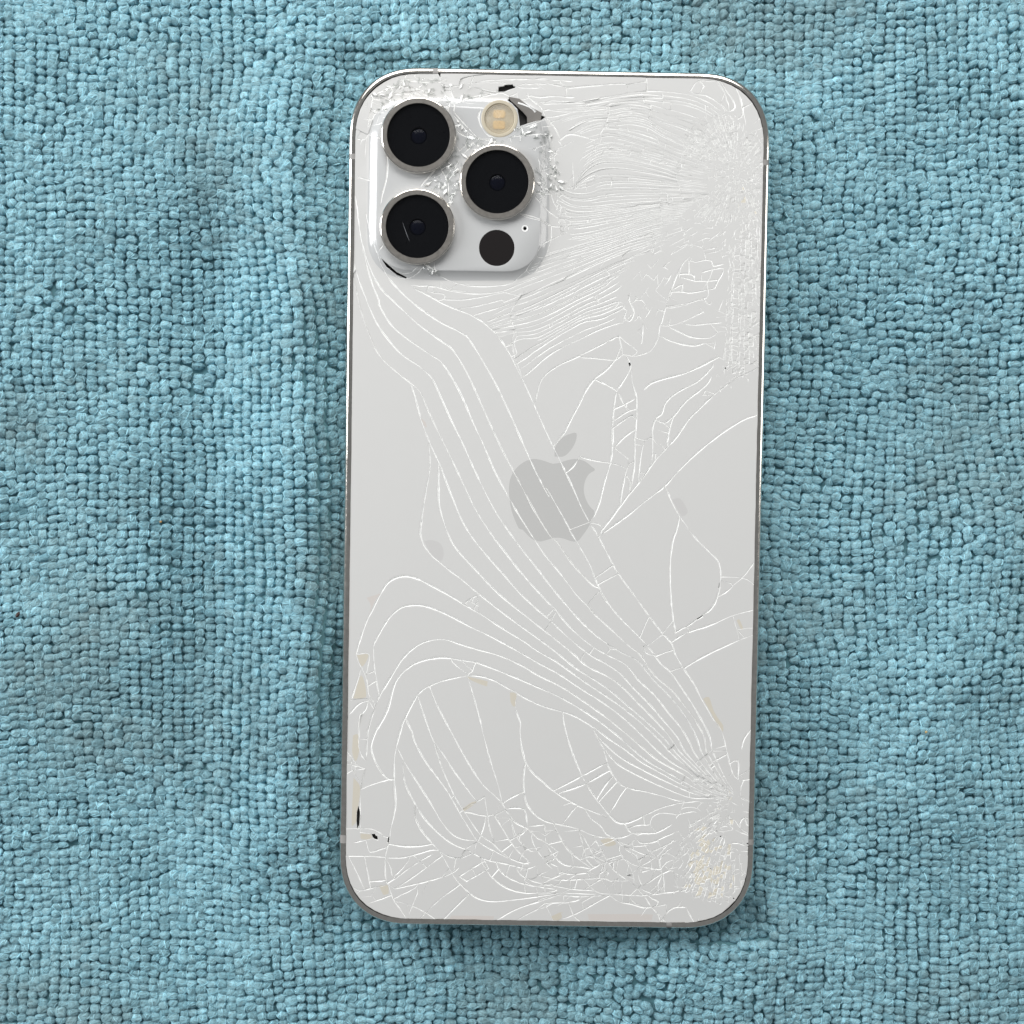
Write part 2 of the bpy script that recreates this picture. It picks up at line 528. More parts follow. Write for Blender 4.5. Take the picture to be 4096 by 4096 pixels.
def sweep(ids, name, mat, closed=False, shrink=0.0):
    vs_, fs = [], []
    m = len(PROFILE)
    for i in ids:
        for ins, zz in PROFILE:
            p = LOOP[i] - NRM[i] * (ins + shrink)
            vs_.append((p[0] * MM, p[1] * MM, (zz - shrink * 0.5) * MM))
    k = len(ids)
    for a in range(k if closed else k - 1):
        b = (a + 1) % k
        for j in range(m):
            j2 = (j + 1) % m
            fs.append((a * m + j, b * m + j, b * m + j2, a * m + j2))
    if not closed:
        nv = len(vs_)
        vs_ += vs_[:m] + vs_[(k - 1) * m:k * m]
        fs.append(tuple(nv + j for j in range(m)))
        fs.append(tuple(nv + m + j for j in reversed(range(m))))
    o = mesh_obj(name, vs_, fs, mat, phone, smooth=[len(f) == 4 for f in fs])
    o.data.set_sharp_from_angle(angle=math.radians(36))
    return o


# frame pieces run from band to band
starts = [i for i in range(NF) if bandmask[i] >= 0 and bandmask[i - 1] < 0]
runs = []
i0 = starts[0]
i = i0
while i < i0 + NF:
    b = bandmask[i % NF]
    ids = [i % NF]
    while i + 1 < i0 + NF and bandmask[(i + 1) % NF] == b:
        i += 1
        ids.append(i % NF)
    i += 1
    runs.append((b, ids + [i % NF]))
for b, ids in runs:
    if b < 0:
        sweep(ids, 'frame_rail', M_STEEL)
    else:
        sweep(ids, 'antenna_band', M_BAND, shrink=0.02)

# display glass, chassis
def slab(name, poly, z0, z1, mat, parent=None):
    n = len(poly)
    v = [(p[0] * MM, p[1] * MM, z0 * MM) for p in poly] + [(p[0] * MM, p[1] * MM, z1 * MM) for p in poly]
    f = [tuple(range(n - 1, -1, -1)), tuple(range(n, 2 * n))]
    f += [(i, (i + 1) % n, n + (i + 1) % n, n + i) for i in range(n)]
    return mesh_obj(name, v, f, mat, parent if parent is not None else phone)


slab('display_glass', rounded_rect(PW - 2.3, PH - 2.3, 11.0, 12, 2.3), 0.0, 0.9, M_BLACK)
slab('inner_chassis', rounded_rect(PW - 2.3, PH - 2.3, 11.0, 12, 2.3), 1.0, 6.3, M_DARK)
for yy, ln, sx in ((26, 11, -1), (33, 9.5, 1), (20, 9.5, 1), (47, 5, 1)):
    bx = rounded_rect(0.9, ln, 0.42, 6, 2)
    bx = bx + np.array([sx * (PW / 2 - 0.2), yy])
    slab('side_button', bx, 2.5, 4.9, M_STEEL)

# ------------------------------------------------------------------ crack drawing
# frames of reference used while tracing: origin and scale in photograph pixels
FR = dict(A=(1350, 230, .502), B=(2150, 230, .5176), C=(1350, 1150, .5175), D=(2150, 1150, .5176), E=(1350, 2100, .4658),
          F=(2150, 2100, .5176), G=(1330, 2850, .4658), H=(2150, 2850, .4917), I=(1380, 260, .2588), J=(1800, 260, .2588),
          K=(1380, 700, .2588), L=(1800, 700, .2588), M=(2600, 300, .2588), N=(2600, 750, .2588), O=(2550, 3050, .2588))


def parse(s):
    out = []
    fr = FR['A']
    for tok in s.split():
        if tok in FR:
            fr = FR[tok]
        else:
            x, y = tok.split(',')
            out.append((fr[0] + float(x) * fr[2], fr[1] + float(y) * fr[2]))
    return np.array(out)


def parse_all(text):
    return [parse(l) for l in text.replace('\n', ';').split(';') if l.strip()]


def smooth_line(p, step=13.0):
    if len(p) < 3:
        n = max(1, int(np.hypot(*(p[-1] - p[0])) / 30))
        return np.array([p[0] + (p[1] - p[0]) * t for t in np.linspace(0, 1, n + 1)])
    q = np.r_[[2 * p[0] - p[1]], p, [2 * p[-1] - p[-2]]]
    out = []
    for i in range(1, len(q) - 2):
        a, b, c, d = q[i - 1], q[i], q[i + 1], q[i + 2]
        n = max(2, int(np.hypot(*(c - b)) / step))
        for t in np.linspace(0, 1, n, endpoint=False):
            out.append(0.5 * ((2 * b) + (-a + c) * t + (2 * a - 5 * b + 4 * c - d) * t * t + (-a + 3 * b - 3 * c + d) * t ** 3))
    out.append(p[-1])
    return np.array(out)


LONG = '''
K 112,1480 150,1700 205,1930 C 175,160 230,330 320,520 440,640 560,735 640,810 700,950 770,1100 850,1260 930,1430 1000,1580 1080,1740 1205,1930 E 1440,235 1560,390 1717,567 F 120,640 260,800 400,920 530,1000 680,1080 780,1200 900,1310 1010,1450 1110,1570 1180,1690 H 1263,305 1340,420 1420,520 1510,610 1600,680
K 112,1240 150,1400 220,1650 330,1930 C 240,140 300,270 390,400 500,520 620,600 690,660 735,710 800,850 880,1030 960,1190 1040,1370 1120,1540 1220,1730 1355,1930 E 1580,205 1717,378 F 100,470 240,640 380,790 500,890 640,980 760,1040 830,1110 900,1200 1000,1300 1100,1420 1180,1540 1240,1670 H 1326,305 1390,420 1450,510 1520,600 1600,670
K 122,200 180,500 240,950 290,1150 330,1350 420,1680 520,1930 C 320,130 400,270 480,350 600,440 720,520 800,575 880,690 960,840 1050,1050 1130,1220 1210,1410 1300,1580 1390,1740 1510,1930 E 1717,167 F 70,250 180,380 300,540 380,620 440,690 560,800 700,930 800,1010 860,1110 930,1190 1040,1280 1130,1390 1220,1510 1290,1640 H 1370,305 1420,400 1480,500 1540,590 1600,660
K 265,1120 330,1300 420,1530 560,1760 730,1930 C 500,170 620,280 740,370 840,440 890,480 1000,660 1110,900 1200,1100 1280,1270 1360,1420 1440,1570 1530,1740 1650,1930 F 150,130 260,290 380,420 460,490
K 320,600 400,930 500,1200 570,1420 700,1620 850,1790 1000,1930 C 650,170 780,260 900,320 980,365 1010,390 1100,530 1220,740 1330,970 1400,1130 1480,1310 1540,1440 1640,1620 D 60,1540 150,1690 240,1850 F 260,60 320,160 400,300 460,450 520,570 640,720 790,870 900,1000 950,1070 1030,1140 1120,1270 1200,1390 1280,1530 1330,1640 H 1421,305 1460,400 1510,500 1560,590 1610,650
K 970,1690 1100,1750 C 590,0 700,60 850,140 1000,200 1100,250 1190,320 1260,400 1340,530 1420,690 1525,920 1600,1090 D 115,1220 180,1350 270,1540 340,1700 400,1810 F 470,90 580,300 620,370 730,520 860,700 960,830 1040,920 1060,990 1130,1110 1210,1230 1270,1350 1350,1480 1420,1590 1450,1690 H 1537,305 1560,400 1590,500 1625,540
C 565,740 600,850 640,1000 710,1195 790,1370 850,1530 910,1680 960,1800 1040,1930 E 1270,250 1420,420 1560,580 1717,728 F 100,740 250,880 400,1000 540,1080 640,1150 740,1260 860,1380 980,1520 1080,1640 H 1190,305 1290,420 1390,520 1490,610 1590,680
C 785,1370 780,1500 790,1700 865,1930 E 1040,230 1180,380 1340,550 1500,690 1717,861 F 120,870 280,1000 380,1090 520,1160 640,1240 760,1360 880,1480 1000,1610 H 1147,305 1250,410 1360,520 1480,620 1590,690
C 706,1200 712,1400 670,1650 640,1880 E 712,80 740,170 800,250 870,315 960,390 1080,480 1215,595 1400,740 1560,860 1717,972 F 140,980 300,1110 430,1190 560,1280 700,1400 840,1520 980,1650 H 1105,305 1230,430 1340,530 1460,620 1580,690
E 160,1110 190,1000 250,830 300,730 370,590 430,500 500,455 590,440 690,465 800,520 950,600 1100,690 1250,780 1450,910 1600,1000 1717,1083 F 150,1060 330,1190 480,1290 640,1400 780,1510 920,1640 H 1063,305 1130,370 1240,460 1330,540 1460,630 1580,695
E 300,1050 340,970 415,840 470,770 550,710 640,690 740,695 860,735 1000,800 1150,880 1300,950 1450,1030 1600,1115 1717,1183 F 160,1150 340,1270 500,1370 660,1490 800,1620 H 968,305 1080,400 1230,490 1290,540 1420,620 1570,700
G 285,420 300,200 E 262,1760 310,1600 355,1480 420,1370 500,1240 560,1150 640,1070 740,1010 850,985 950,990 1050,1025 1200,1070 1350,1110 1500,1170 1620,1230 1717,1289 F 180,1250 350,1360 520,1480 680,1610 H 874,305 980,390 1140,480 1270,560 1400,640 1570,700
G 530,575 480,575 430,530 370,430 330,300 370,170 E 350,1740 430,1590 500,1350 620,1220 740,1165 880,1140 960,1145 1080,1165 1200,1185 1350,1240 1500,1300 1640,1360 1717,1394 F 170,1330 330,1420 480,1520 620,1630 H 779,305 900,400 1060,490 1200,570 1360,650 1560,705
G 490,1070 500,1000 540,800 530,600 530,420 550,290 590,140 E 580,1660 690,1460 790,1385 940,1330 1120,1297 1220,1300 1350,1340 1540,1450 1717,1539 F 100,1420 190,1445 290,1480 440,1570 560,1660 H 716,305 840,400 1000,490 1180,590 1340,660 1550,710
H 460,130 480,190 560,270 680,370 840,460 1000,540 1170,620 1330,680 1540,715
H 475,180 520,260 600,370 680,440 830,520 1000,600 1230,690 1400,700 1540,720
H 530,280 555,350 575,440 640,550 720,610 900,650 1050,690 1150,720 1220,715
F 195,1447 H 215,90 260,260 320,420 390,570 490,720 580,830 640,890 710,905 790,880 870,840 1000,780 1130,745 1230,730 1330,720
E 580,1660 640,1780 G 700,240 790,410 900,560 1000,700 1090,860 1180,1010 1240,1105
G 550,290 620,430 720,590 830,760 930,930 1010,1030 1100,1085 1240,1105
G 603,415 620,600 700,770 780,900 880,1010 960,1080 1050,1140 1180,1190
G 705,800 710,900 760,1010 860,1130 930,1200 1010,1240 1100,1250 1200,1215
E 690,1462 730,1600 800,1800 830,1870 G 930,450 1000,620 1070,760 1130,850 1190,940 1270,1050 1370,1120
G 870,260 950,360 1040,500 1150,650 1240,770
E 790,1385 850,1540 960,1750 G 1010,150 1100,320 1200,490 1300,630 1440,760 1500,850 1560,940 1680,1005 1760,1080 1850,1130 1932,1190
E 1117,1297 1170,1480 1230,1700 G 1290,170 1350,400 1420,620 1450,765
E 1540,1450 1530,1580 1570,1700 G 1610,150 1620,280 1660,430 1720,520 1800,590 1890,670 H 320,755 560,850
G 1655,440 1640,560 1645,690 1670,790 1740,880 1840,940 H 200,915 330,950 450,1000 560,1020 680,1020 790,985 960,980 1100,910
D 1360,830 1250,940 1170,1020 1080,1150 1000,1240 900,1350 790,1500 715,1590 640,1690 560,1800 480,1900
D 1722,978 1600,1020 1450,1110 1330,1200 1200,1310 1080,1430 980,1540 850,1640 700,1760 560,1860 480,1920
D 680,510 715,590 715,640 640,760 610,810 590,940 580,1080 580,1240 560,1370 520,1500 480,1660 430,1780 405,1812
D 722,620 735,740 765,850 765,1000 755,1170 750,1380 740,1440 715,1580
D 990,1545 1050,1680 1100,1770 1170,1870 F 1140,0 1230,110 1330,210 1390,270 1410,330 1415,430 1390,560 1340,650 1240,725 1150,790
D 1100,1770 1075,1880 F 1045,130 1025,320 1030,550 1045,700 1065,830
D 600,560 540,630 440,710 380,790 320,910 250,1040 200,1140 130,1222
D 820,795 880,740 1000,700 1150,660 1300,590 1400,540
D 960,980 1000,880 1100,800 1250,720 1370,590
D 1060,990 1150,880 1300,760 1350,680
D 1355,835 1440,770 1540,700 1640,650 1730,605
'''
SHORT = '''
D 440,710 530,750 615,805 665,900 720,960
D 590,940 680,900 770,850;D 590,1030 680,970 755,940;D 585,1085 690,1010 735,985;D 590,1240 680,1150 755,1100;D 590,1245 710,1325
D 735,985 760,1020;D 680,900 700,960;D 330,1310 450,1340 600,1365 680,1395;D 330,1310 270,1390 222,1430;D 760,1165 825,1180;D 760,1215 810,1215
D 825,1185 800,1300 785,1440 780,1500;D 825,1185 890,1155;D 785,1435 825,1435 790,1500;D 710,1330 700,1380 680,1440 650,1600 645,1690
D 680,1450 720,1500 715,1580;D 710,1370 760,1340;D 890,1155 890,1080 920,1010 960,980;D 920,1020 980,1050 1050,1000;D 890,1170 945,1205
D 965,1070 1020,1085;D 930,1100 1000,1125;D 1050,1000 1020,1090 1000,1220;D 890,1155 890,1280 880,1370;D 940,1230 980,1245;D 890,1285 915,1285 905,1340
D 1280,830 1355,833;D 1300,795 1365,818;D 1280,830 1300,795;D 405,1812 260,1870;D 410,1820 470,1830 510,1860
D 330,535 470,550 600,560 660,520 750,530 860,500 890,470 930,400 945,300 960,270 1000,120 1040,0
D 540,420 560,410 630,380 680,420 770,490 740,520;D 630,380 650,470 660,520;D 815,280 810,400 800,440;D 815,280 865,340;D 640,460 600,540
D 690,180 670,230 710,260 745,190 700,70;D 715,130 760,120
D 1000,150 1120,130 1280,90;D 960,295 1010,295 1110,270 1280,190;D 1010,300 1100,345 1200,385 1330,390 1390,350;D 945,375 1050,420 1200,450 1300,430 1390,430
D 1110,275 1200,290 1320,280 1430,270;D 1280,90 1330,130 1360,90;D 1340,290 1390,330;D 1300,430 1390,470;D 910,100 1000,120
N 590,1170 600,1335;N 300,1690 400,1400 550,1100;N 430,1340 600,1335 680,1370 690,1430;N 440,1390 580,1410 700,1440 870,1445 1060,1430
N 320,1610 480,1610 650,1625 880,1580 1000,1560;N 290,1690 420,1760 510,1820 660,1770 830,1720 900,1700;N 830,1720 880,1780 980,1790
N 650,1170 860,1120 950,1140 980,1210 1150,1180;N 870,1445 900,1600 900,1660;N 250,1860 400,1850 510,1820;N 480,1610 500,1510 340,1580
N 220,1930 300,1690;N 600,890 700,900 770,920 830,970 860,1110;N 730,850 860,780 940,790;N 830,970 1000,930;N 870,1020 1000,1000 1100,970
N 770,1320 1000,1260 1150,1240;N 800,1320 800,1430;N 1060,1430 1120,1330 1150,1250;N 1000,1560 1070,1440;N 100,1740 200,1760;N 130,1870 230,1920
F 1420,400 1590,410 1685,470;F 1420,430 1510,470 1400,560;F 1510,470 1590,400 1690,270;F 1150,835 1350,770 1510,700 1690,652;F 1130,1110 1300,1010 1560,890 1690,845
F 1510,700 1540,800 1600,875;F 1560,800 1690,795;F 1540,810 1560,890;F 1030,910 1150,830;F 920,1010 1050,965;F 1020,1140 1120,1100;F 790,870 860,710
F 820,940 870,920 960,850;F 800,1040 830,940;F 455,405 580,310;F 465,460 625,375;F 385,610 470,515;F 70,710 125,650;F 100,740 145,680;F 55,815 105,760
F 330,1040 360,990;F 400,1000 435,950;F 535,920 560,960 530,1000;F 560,960 600,965;F 980,830 1040,740;F 1680,1550 1600,1650 1575,1739;F 820,940 840,990 900,1005
F 720,515 745,545;F 490,520 540,580;F 385,615 430,690;F 1065,830 1150,790 1180,835
E 1215,595 1100,665 1120,700;E 1205,610 1215,750;E 1130,660 1210,700;E 1150,690 1170,640;E 1175,720 1190,640
E 975,1150 1010,1200 1130,1275 1185,1190;E 1060,1165 1110,1240;E 1090,1190 1150,1240;E 1130,1275 1120,1297
E 1850,720 1790,790;E 1880,745 1820,830;E 1825,840 1775,905
E 160,1110 180,1180 210,1230 250,1330 270,1460 320,1530;E 160,1110 270,1110 255,1230 240,1320;E 310,1040 310,1150 330,1330 360,1470;E 250,1290 305,1255;E 265,1385 315,1340
E 120,1500 250,1490 320,1530;E 100,1630 180,1540 270,1510;E 270,1500 240,1590 200,1640 185,1750 190,1870;E 195,1840 245,1840;E 205,1230 160,1380 120,1500;E 270,1510 310,1580 320,1530
G 240,0 225,150 230,320 280,420;G 105,310 180,410 225,465 280,485;G 105,400 225,465;G 105,440 225,470;G 105,540 170,500 280,485;G 150,400 160,500;G 190,430 195,490
G 280,485 250,600 235,700 235,850 235,1000;G 240,665 330,625 480,575;G 180,520 240,620;G 100,1000 160,1000 235,1000;G 235,1000 330,1000 400,1030 440,1060;G 235,1030 350,1045 480,1075
G 235,1000 235,1030;G 480,1130 600,1150 740,1150 860,1130;G 490,1070 480,1130 470,1160;G 100,1235 260,1235 400,1240 520,1250 620,1245 720,1220 860,1180 920,1190
G 180,1120 290,1095 340,1080;G 290,1110 320,1200 400,1180 470,1160;G 135,1235 200,1360 250,1470 270,1520;G 275,1240 300,1370 325,1500
G 470,1160 455,1240 450,1330 455,1430 470,1470 520,1600 580,1690 645,1790;G 460,1260 500,1340 505,1420;G 325,1455 440,1445 460,1440
G 160,1500 240,1530 370,1500 460,1485;G 205,1560 240,1530;G 235,1590 310,1560;G 300,1645 490,1575;G 330,1580 370,1620;G 340,1570 380,1505;G 340,430 420,530
G 470,1470 530,1515;G 520,1420 600,1340 665,1255;G 470,1470 530,1430 700,1310 860,1215;G 530,1515 580,1490 740,1380 930,1240
G 530,1515 700,1480 860,1440 1020,1385 1090,1330;G 530,1595 650,1540 740,1490;G 545,1620 700,1670 800,1720 890,1785;G 650,1745 690,1650 740,1520;G 640,1660 660,1740
G 820,1700 930,1600 1080,1490;G 945,1790 1050,1680 1170,1560;G 740,1790 800,1720;G 770,1560 830,1460
G 920,1190 980,1300 1050,1420 1120,1500 1200,1570 1280,1610 1400,1625 1600,1605 1780,1580 1932,1560
G 1260,1260 1340,1380 1420,1460 1520,1520 1640,1550 1800,1550 1932,1535;G 1400,1310 1480,1400 1600,1460 1720,1490 1932,1520;G 1570,1350 1640,1410 1750,1460 1900,1480
G 700,1240 760,1280 800,1325;G 1110,1250 1130,1190 1240,1110;G 1180,1190 1300,1260 1480,1300 1600,1330 1700,1350;G 1240,1105 1330,1160 1450,1220 1560,1270 1680,1310
G 1370,1120 1450,1200 1520,1260;G 1090,1410 1200,1340 1300,1280;G 1150,1450 1260,1390 1340,1340;G 940,1400 1000,1340;G 1040,1380 1060,1250;G 1090,1410 1150,1450;G 1200,1340 1230,1400
G 1120,830 1240,770 1305,725;G 1150,850 1250,880 1330,890 1385,880;G 1385,880 1450,980 1520,1100 1600,1200 1700,1290;G 1390,880 1490,830;G 1385,850 1440,770
G 1305,725 1330,890;G 1460,785 1540,730 1640,690;G 1490,830 1560,820 1650,825;G 1400,905 1520,905;G 1440,980 1530,905;G 1330,900 1350,1000 1390,1110
G 1320,890 1290,1010 1250,1105;G 1530,905 1560,1030 1620,1120 1720,1210;G 1680,1005 1600,1060 1520,1100;G 1680,980 1820,965;G 1420,1110 1520,1080
G 1660,830 1665,920 1685,1000;G 1820,965 1830,1060 1830,1130;G 1700,1050 1740,1160 1820,1260 1932,1330;G 1830,1130 1740,1200;G 1025,730 1055,710;G 1090,860 1120,845
G 1450,1200 1520,1140;G 1560,1170 1640,1140;G 1500,1260 1540,1190;G 1600,1260 1650,1200;G 1380,1400 1420,1350;G 1490,1390 1520,1310;G 1300,1260 1340,1340;G 1210,1210 1240,1110;G 1350,1280 1390,1180
G 1390,1800 1560,1700 1780,1620 1932,1570;G 1560,1800 1700,1720 1880,1640;G 1840,1680 1900,1800;G 1750,1510 1760,1580;G 1650,1470 1660,1545
H 130,640 350,525 560,410;H 170,660 390,580 580,475;H 490,700 540,610 605,530;H 505,720 640,570;H 590,820 680,670 725,610;H 205,910 270,820 325,755
H 390,790 430,860 510,920 560,990 640,1030;H 440,800 560,850;H 0,1020 60,1060 120,1150 220,1240 380,1260 440,1280;H 60,900 65,1000 70,1070;H 65,1000 140,960
H 145,930 190,1030 260,1130 360,1210 440,1270;H 335,960 370,1080 400,1200 470,1270;H 345,970 400,1060 450,1150 520,1240 590,1330
H 450,1010 500,1090 560,1200 640,1300 740,1370 850,1440 940,1480;H 660,1080 680,1160 760,1230 860,1260 1000,1280;H 640,1030 680,1080 760,1110 850,1150 990,1190
H 710,910 760,980 850,1000;H 740,945 800,920 910,915;H 865,850 870,915;H 915,915 930,860 1000,820 1140,830;H 915,915 960,960
H 1150,820 1180,780 1250,770 1330,790;H 1130,870 1150,830 1300,800;H 780,1000 830,1060 930,1060 1040,1010 1120,980;H 640,1030 700,1070 800,1090 900,1080
H 940,1130 1050,1080 1110,1050;H 990,1190 1050,1130 1100,1100;H 1000,1280 1050,1220 1110,1200;H 990,1190 1000,1280 1020,1310;H 820,1220 880,1160;H 720,1200 770,1300 790,1390
H 800,1310 920,1280;H 810,1300 840,1390 880,1420;H 1020,1310 1100,1290 1130,1400 1150,1450;H 860,1410 940,1360 1020,1310;H 1020,1310 980,1400 990,1480;H 1020,1310 1030,1470
H 380,1360 480,1460 620,1480 850,1490 1020,1470 1150,1460;H 530,1380 600,1470;H 0,1320 150,1360 320,1360 500,1350 620,1370 740,1370;H 0,1400 120,1410 300,1440 470,1450
H 0,1480 200,1470 480,1480;H 0,1530 150,1490 350,1500 500,1490 590,1490;H 590,1490 660,1540 760,1560 870,1590 960,1580 1050,1560;H 870,1490 930,1590 980,1640 1000,1720
H 0,1620 130,1550;H 70,1580 140,1715;H 145,1700 290,1650 440,1570 590,1490;H 260,1550 290,1650 370,1720;H 990,1715 1090,1600 1210,1580;H 1210,1590 1240,1650 1290,1735
H 130,1550 260,1545 350,1520;H 350,1510 370,1600;H 680,1470 690,1370;H 500,1350 520,1280 590,1200 700,1200;H 150,1330 200,1300 280,1320 440,1300;H 440,1100 480,1180 600,1230
H 560,1100 640,1080;H 500,1120 450,1150;H 560,1200 620,1180 680,1160;H 740,1500 800,1560 860,1580;H 870,1060 900,1120 990,1190;H 700,1070 720,1120 800,1160 820,1220
H 780,1390 860,1480;H 600,1290 620,1230;H 300,1440 320,1360;H 170,1410 190,1360;H 400,1290 440,1340;H 540,1350 560,1290;H 960,1580 980,1540 900,1500
H 1570,415 1630,395 1632,560;H 1640,520 1745,460;H 1632,555 1745,545;H 1650,680 1740,730;H 1600,500 1640,560;H 1650,500 1690,550;H 1425,300 1530,270;H 1430,400 1540,340;H 1430,310 1540,310
H 1300,400 1440,290;H 1240,410 1290,440;H 1330,360 1380,420;H 1290,280 1340,320;H 1060,310 1110,260;H 1170,580 1200,510;H 1270,500 1310,540;H 1230,620 1240,680
O 1640,290 1600,380 1610,560 1740,610;O 1620,760 1740,770;O 1640,830 1580,1000 1750,1130;O 1660,850 1740,890;O 1660,850 1690,960 1745,985;O 1420,830 1440,980 1500,1040
O 1420,830 1350,900;O 1500,890 1580,1000;O 1540,1070 1650,1100 1750,1150;O 1500,890 1430,880;O 1560,1380 1750,1375;O 1560,1420 1750,1460;O 1600,1520 1620,1680 1720,1740
O 1330,1110 1500,1110;O 1330,1060 1480,1050;O 1400,1260 1560,1250 1700,1300;O 1600,1680 1670,1870;O 1560,1850 1600,1950
A 1450,1250 1560,1275 1640,1310 1700,1340;L 1290,310 1400,440 1560,590 1700,670 1900,665;L 1060,600 1200,660 1400,710 1500,760 1640,800 1900,780;L 1300,300 1560,290 1640,270
L 1560,790 1560,1000 1500,1200 1470,1260 1440,1300;L 1560,1000 1430,1080 1330,1260 1440,1280;L 1310,1290 1180,1480 1300,1500 1440,1300;L 1560,290 1600,420 1700,560;L 1690,480 1700,900;L 1560,1000 1800,900
L 1180,1480 1000,1640 900,1690 600,1720 300,1710 0,1640;L 0,1790 300,1830 600,1830 830,1790 1000,1720;K 1450,1560 1700,1660 1932,1700;K 1020,1700 1400,1730 1600,1780 1900,1800
K 1480,1650 1610,1780;K 1610,1780 1760,1690;K 1480,1650 1480,1740;K 1260,1800 1280,1740;K 1530,1900 1520,1840 1250,1800;K 1400,1730 1360,1850
I 310,1440 330,1150 350,1070;I 135,970 350,1070;I 130,1130 310,1150 350,1070;I 350,1070 380,1000 450,780 500,745 610,750;I 350,1070 480,1130 560,1150;I 180,1120 230,1040
A 345,1180 360,1100 395,960 400,820 385,760 350,690;K 610,1080 530,1180 540,1270 640,1400 800,1570 950,1600 1100,1540 1200,1440 1250,1390
K 560,1280 700,1400 850,1510 1000,1520 1130,1430;K 540,1270 620,1330 760,1450 900,1560 960,1590;K 420,960 440,1060 490,1190 540,1270;K 1250,1390 1300,1480 1440,1560;K 1380,1350 1420,1500
A 790,900 690,1000 665,1040;A 820,880 880,1000 885,1100 905,1190;A 930,470 1020,580 1110,650 1200,660 1280,650;A 930,380 1000,350 1200,300 1280,290;A 870,360 930,380 925,470
J 430,345 560,400 740,430 820,430 920,490;J 920,490 1045,430 1050,410;J 920,510 1060,535;J 0,580 250,510 430,475 740,430;J 130,215 450,150 800,130 1300,150 1932,150;J 250,290 700,230 1300,220 1900,250
J 1170,300 1500,290 1740,330 1932,330;J 1020,330 1170,350 1400,350;J 1480,810 1600,800 1932,720;J 1400,870 1500,830 1560,900 1640,1000 1700,1150;J 1000,990 1200,960 1400,870
J 920,1130 1180,1100 1440,1080 1530,1130 1450,1300;J 1440,1080 1430,900;J 890,1160 950,1220;J 1400,600 1700,590 1932,560;J 1340,640 1480,800;J 1400,500 1600,480 1932,500;J 1200,420 1400,500
J 60,740 200,900 410,1130;J 90,1020 250,1120 410,1140 600,1180 720,1210;J 410,1130 550,1180;J 480,700 440,820 500,1000 600,1110 700,1120
B 0,205 150,205 220,230 215,300;B 230,235 450,215 680,205 690,280;B 0,345 250,350 480,320;B 60,400 250,420 540,395;B 560,350 540,480 460,640;B 690,205 840,190;B 840,130 845,260;B 880,360 860,470
B 270,1030 350,880 430,800;B 280,1030 390,930 480,900;B 270,800 280,1000;B 440,640 450,770;B 1110,780 1110,860 1070,910 1085,960 1110,1050 1140,1130
B 940,1060 950,1180;B 1040,1080 1050,1140;B 1000,1050 1010,1140;B 160,990 270,930;B 160,700 290,640;B 170,640 260,590 440,640
M 620,250 700,130 760,80;M 780,260 830,170 760,80;M 1090,90 1180,250 1280,390 1310,500 1240,560;M 1170,290 1090,430;M 1330,190 1400,370 1440,600 1380,680;M 1040,100 1140,240 1180,370 1240,500
M 1450,490 1620,420;M 1600,760 1720,650;M 1470,980 1600,870 1770,820;M 1470,580 1480,750;M 800,80 1000,90 1090,60;M 470,20 700,40 860,110;M 1140,550 1240,560;M 1280,390 1310,400
M 1090,430 1150,520;M 1330,190 1200,110;M 620,250 700,290 850,310 1050,420 1190,520
A 240,560 280,330 330,300;A 280,330 350,350;A 265,350 340,380;A 260,400 320,420;A 250,420 300,440;A 300,290 450,230 600,240 700,270 780,290;A 330,300 420,330;A 560,130 540,170 700,200 810,190
A 810,150 850,230 1000,220;A 540,170 480,230;A 1120,240 1200,265 1280,270;A 850,230 860,300 940,350;A 760,140 765,200;A 430,300 600,270 780,330;A 1430,260 1440,330 1520,330;A 1500,300 1620,400 1650,470
'''

# fans of near-parallel strips: guide curves and how many strips lie between them
GUIDES = [parse(s) for s in (
    'B 60,330 300,340 500,310 700,275 840,260 1000,265 1180,290 1330,350 1430,430',
    'B 230,560 400,480 600,460 720,440 850,470 950,540 1080,600 1250,680 1400,760',
    'B 380,620 520,585 650,600 800,650 950,700 1080,760 1200,800 1330,850',
    'B 270,1030 350,910 450,830 560,810 700,820 850,850 1000,890 1080,920 1330,960',
    'B 160,1000 270,1045 400,1045 500,1010 650,1000 850,1005 1080,1010 1330,1040',
    'B 130,1050 250,1130 400,1150 600,1130 800,1115 1000,1105 1200,1090 1330,1070',
    'B 170,1250 300,1245 500,1220 700,1190 900,1150 1100,1130 1250,1110',
    'B 250,1390 400,1370 600,1320 800,1260 900,1230 1000,1215 1150,1200',
    'B 0,1570 100,1530 260,1480 430,1430 600,1390 800,1320 950,1280 1100,1260',
    'L 1000,1720 1200,1640 B 150,1640 300,1590 500,1510 700,1440 850,1400 1000,1350',
    'C 1150,270 1300,205 1440,165 B 200,1800 400,1700 560,1620 700,1560 850,1500 950,1450',
    'C 1200,325 1380,290 D 0,250 150,180 300,100 450,30 580,-50',
    'C 1300,460 1410,400 D 0,385 150,310 280,240 400,180 500,150 640,100',
    'C 1390,590 1480,530 D 0,480 120,400 240,330 360,265 500,240 680,150',
    'C 1440,690 1500,640 D 80,530 200,460 330,400 480,325 680,260',
    'C 1525,900 D 0,810 40,700 150,610 320,530 540,420')]
BETWEEN = [9, 8, 13, 6, 4, 5, 6, 5, 5, 4, 4, 3, 2, 1, 0]
# short strips left of the notched crack under the camera plateau
STRIPS2 = '''C 790,90 950,95 1100,75 1290,35;C 930,165 1090,140 1290,90;C 1050,215 1150,185 1300,140;C 1150,270 1250,225 1330,200;C 1180,295 1330,260;C 1205,325 1340,300;C 1250,385 1350,350;C 1310,460 1360,430
C 1440,30 1380,120 1340,190 1340,260 1370,320 1350,430 1370,540 1400,620 1430,700;C 1290,35 1390,60 1440,30;C 1370,320 1385,380 1360,430 1385,500 1350,530'''

rs = random.Random(11)


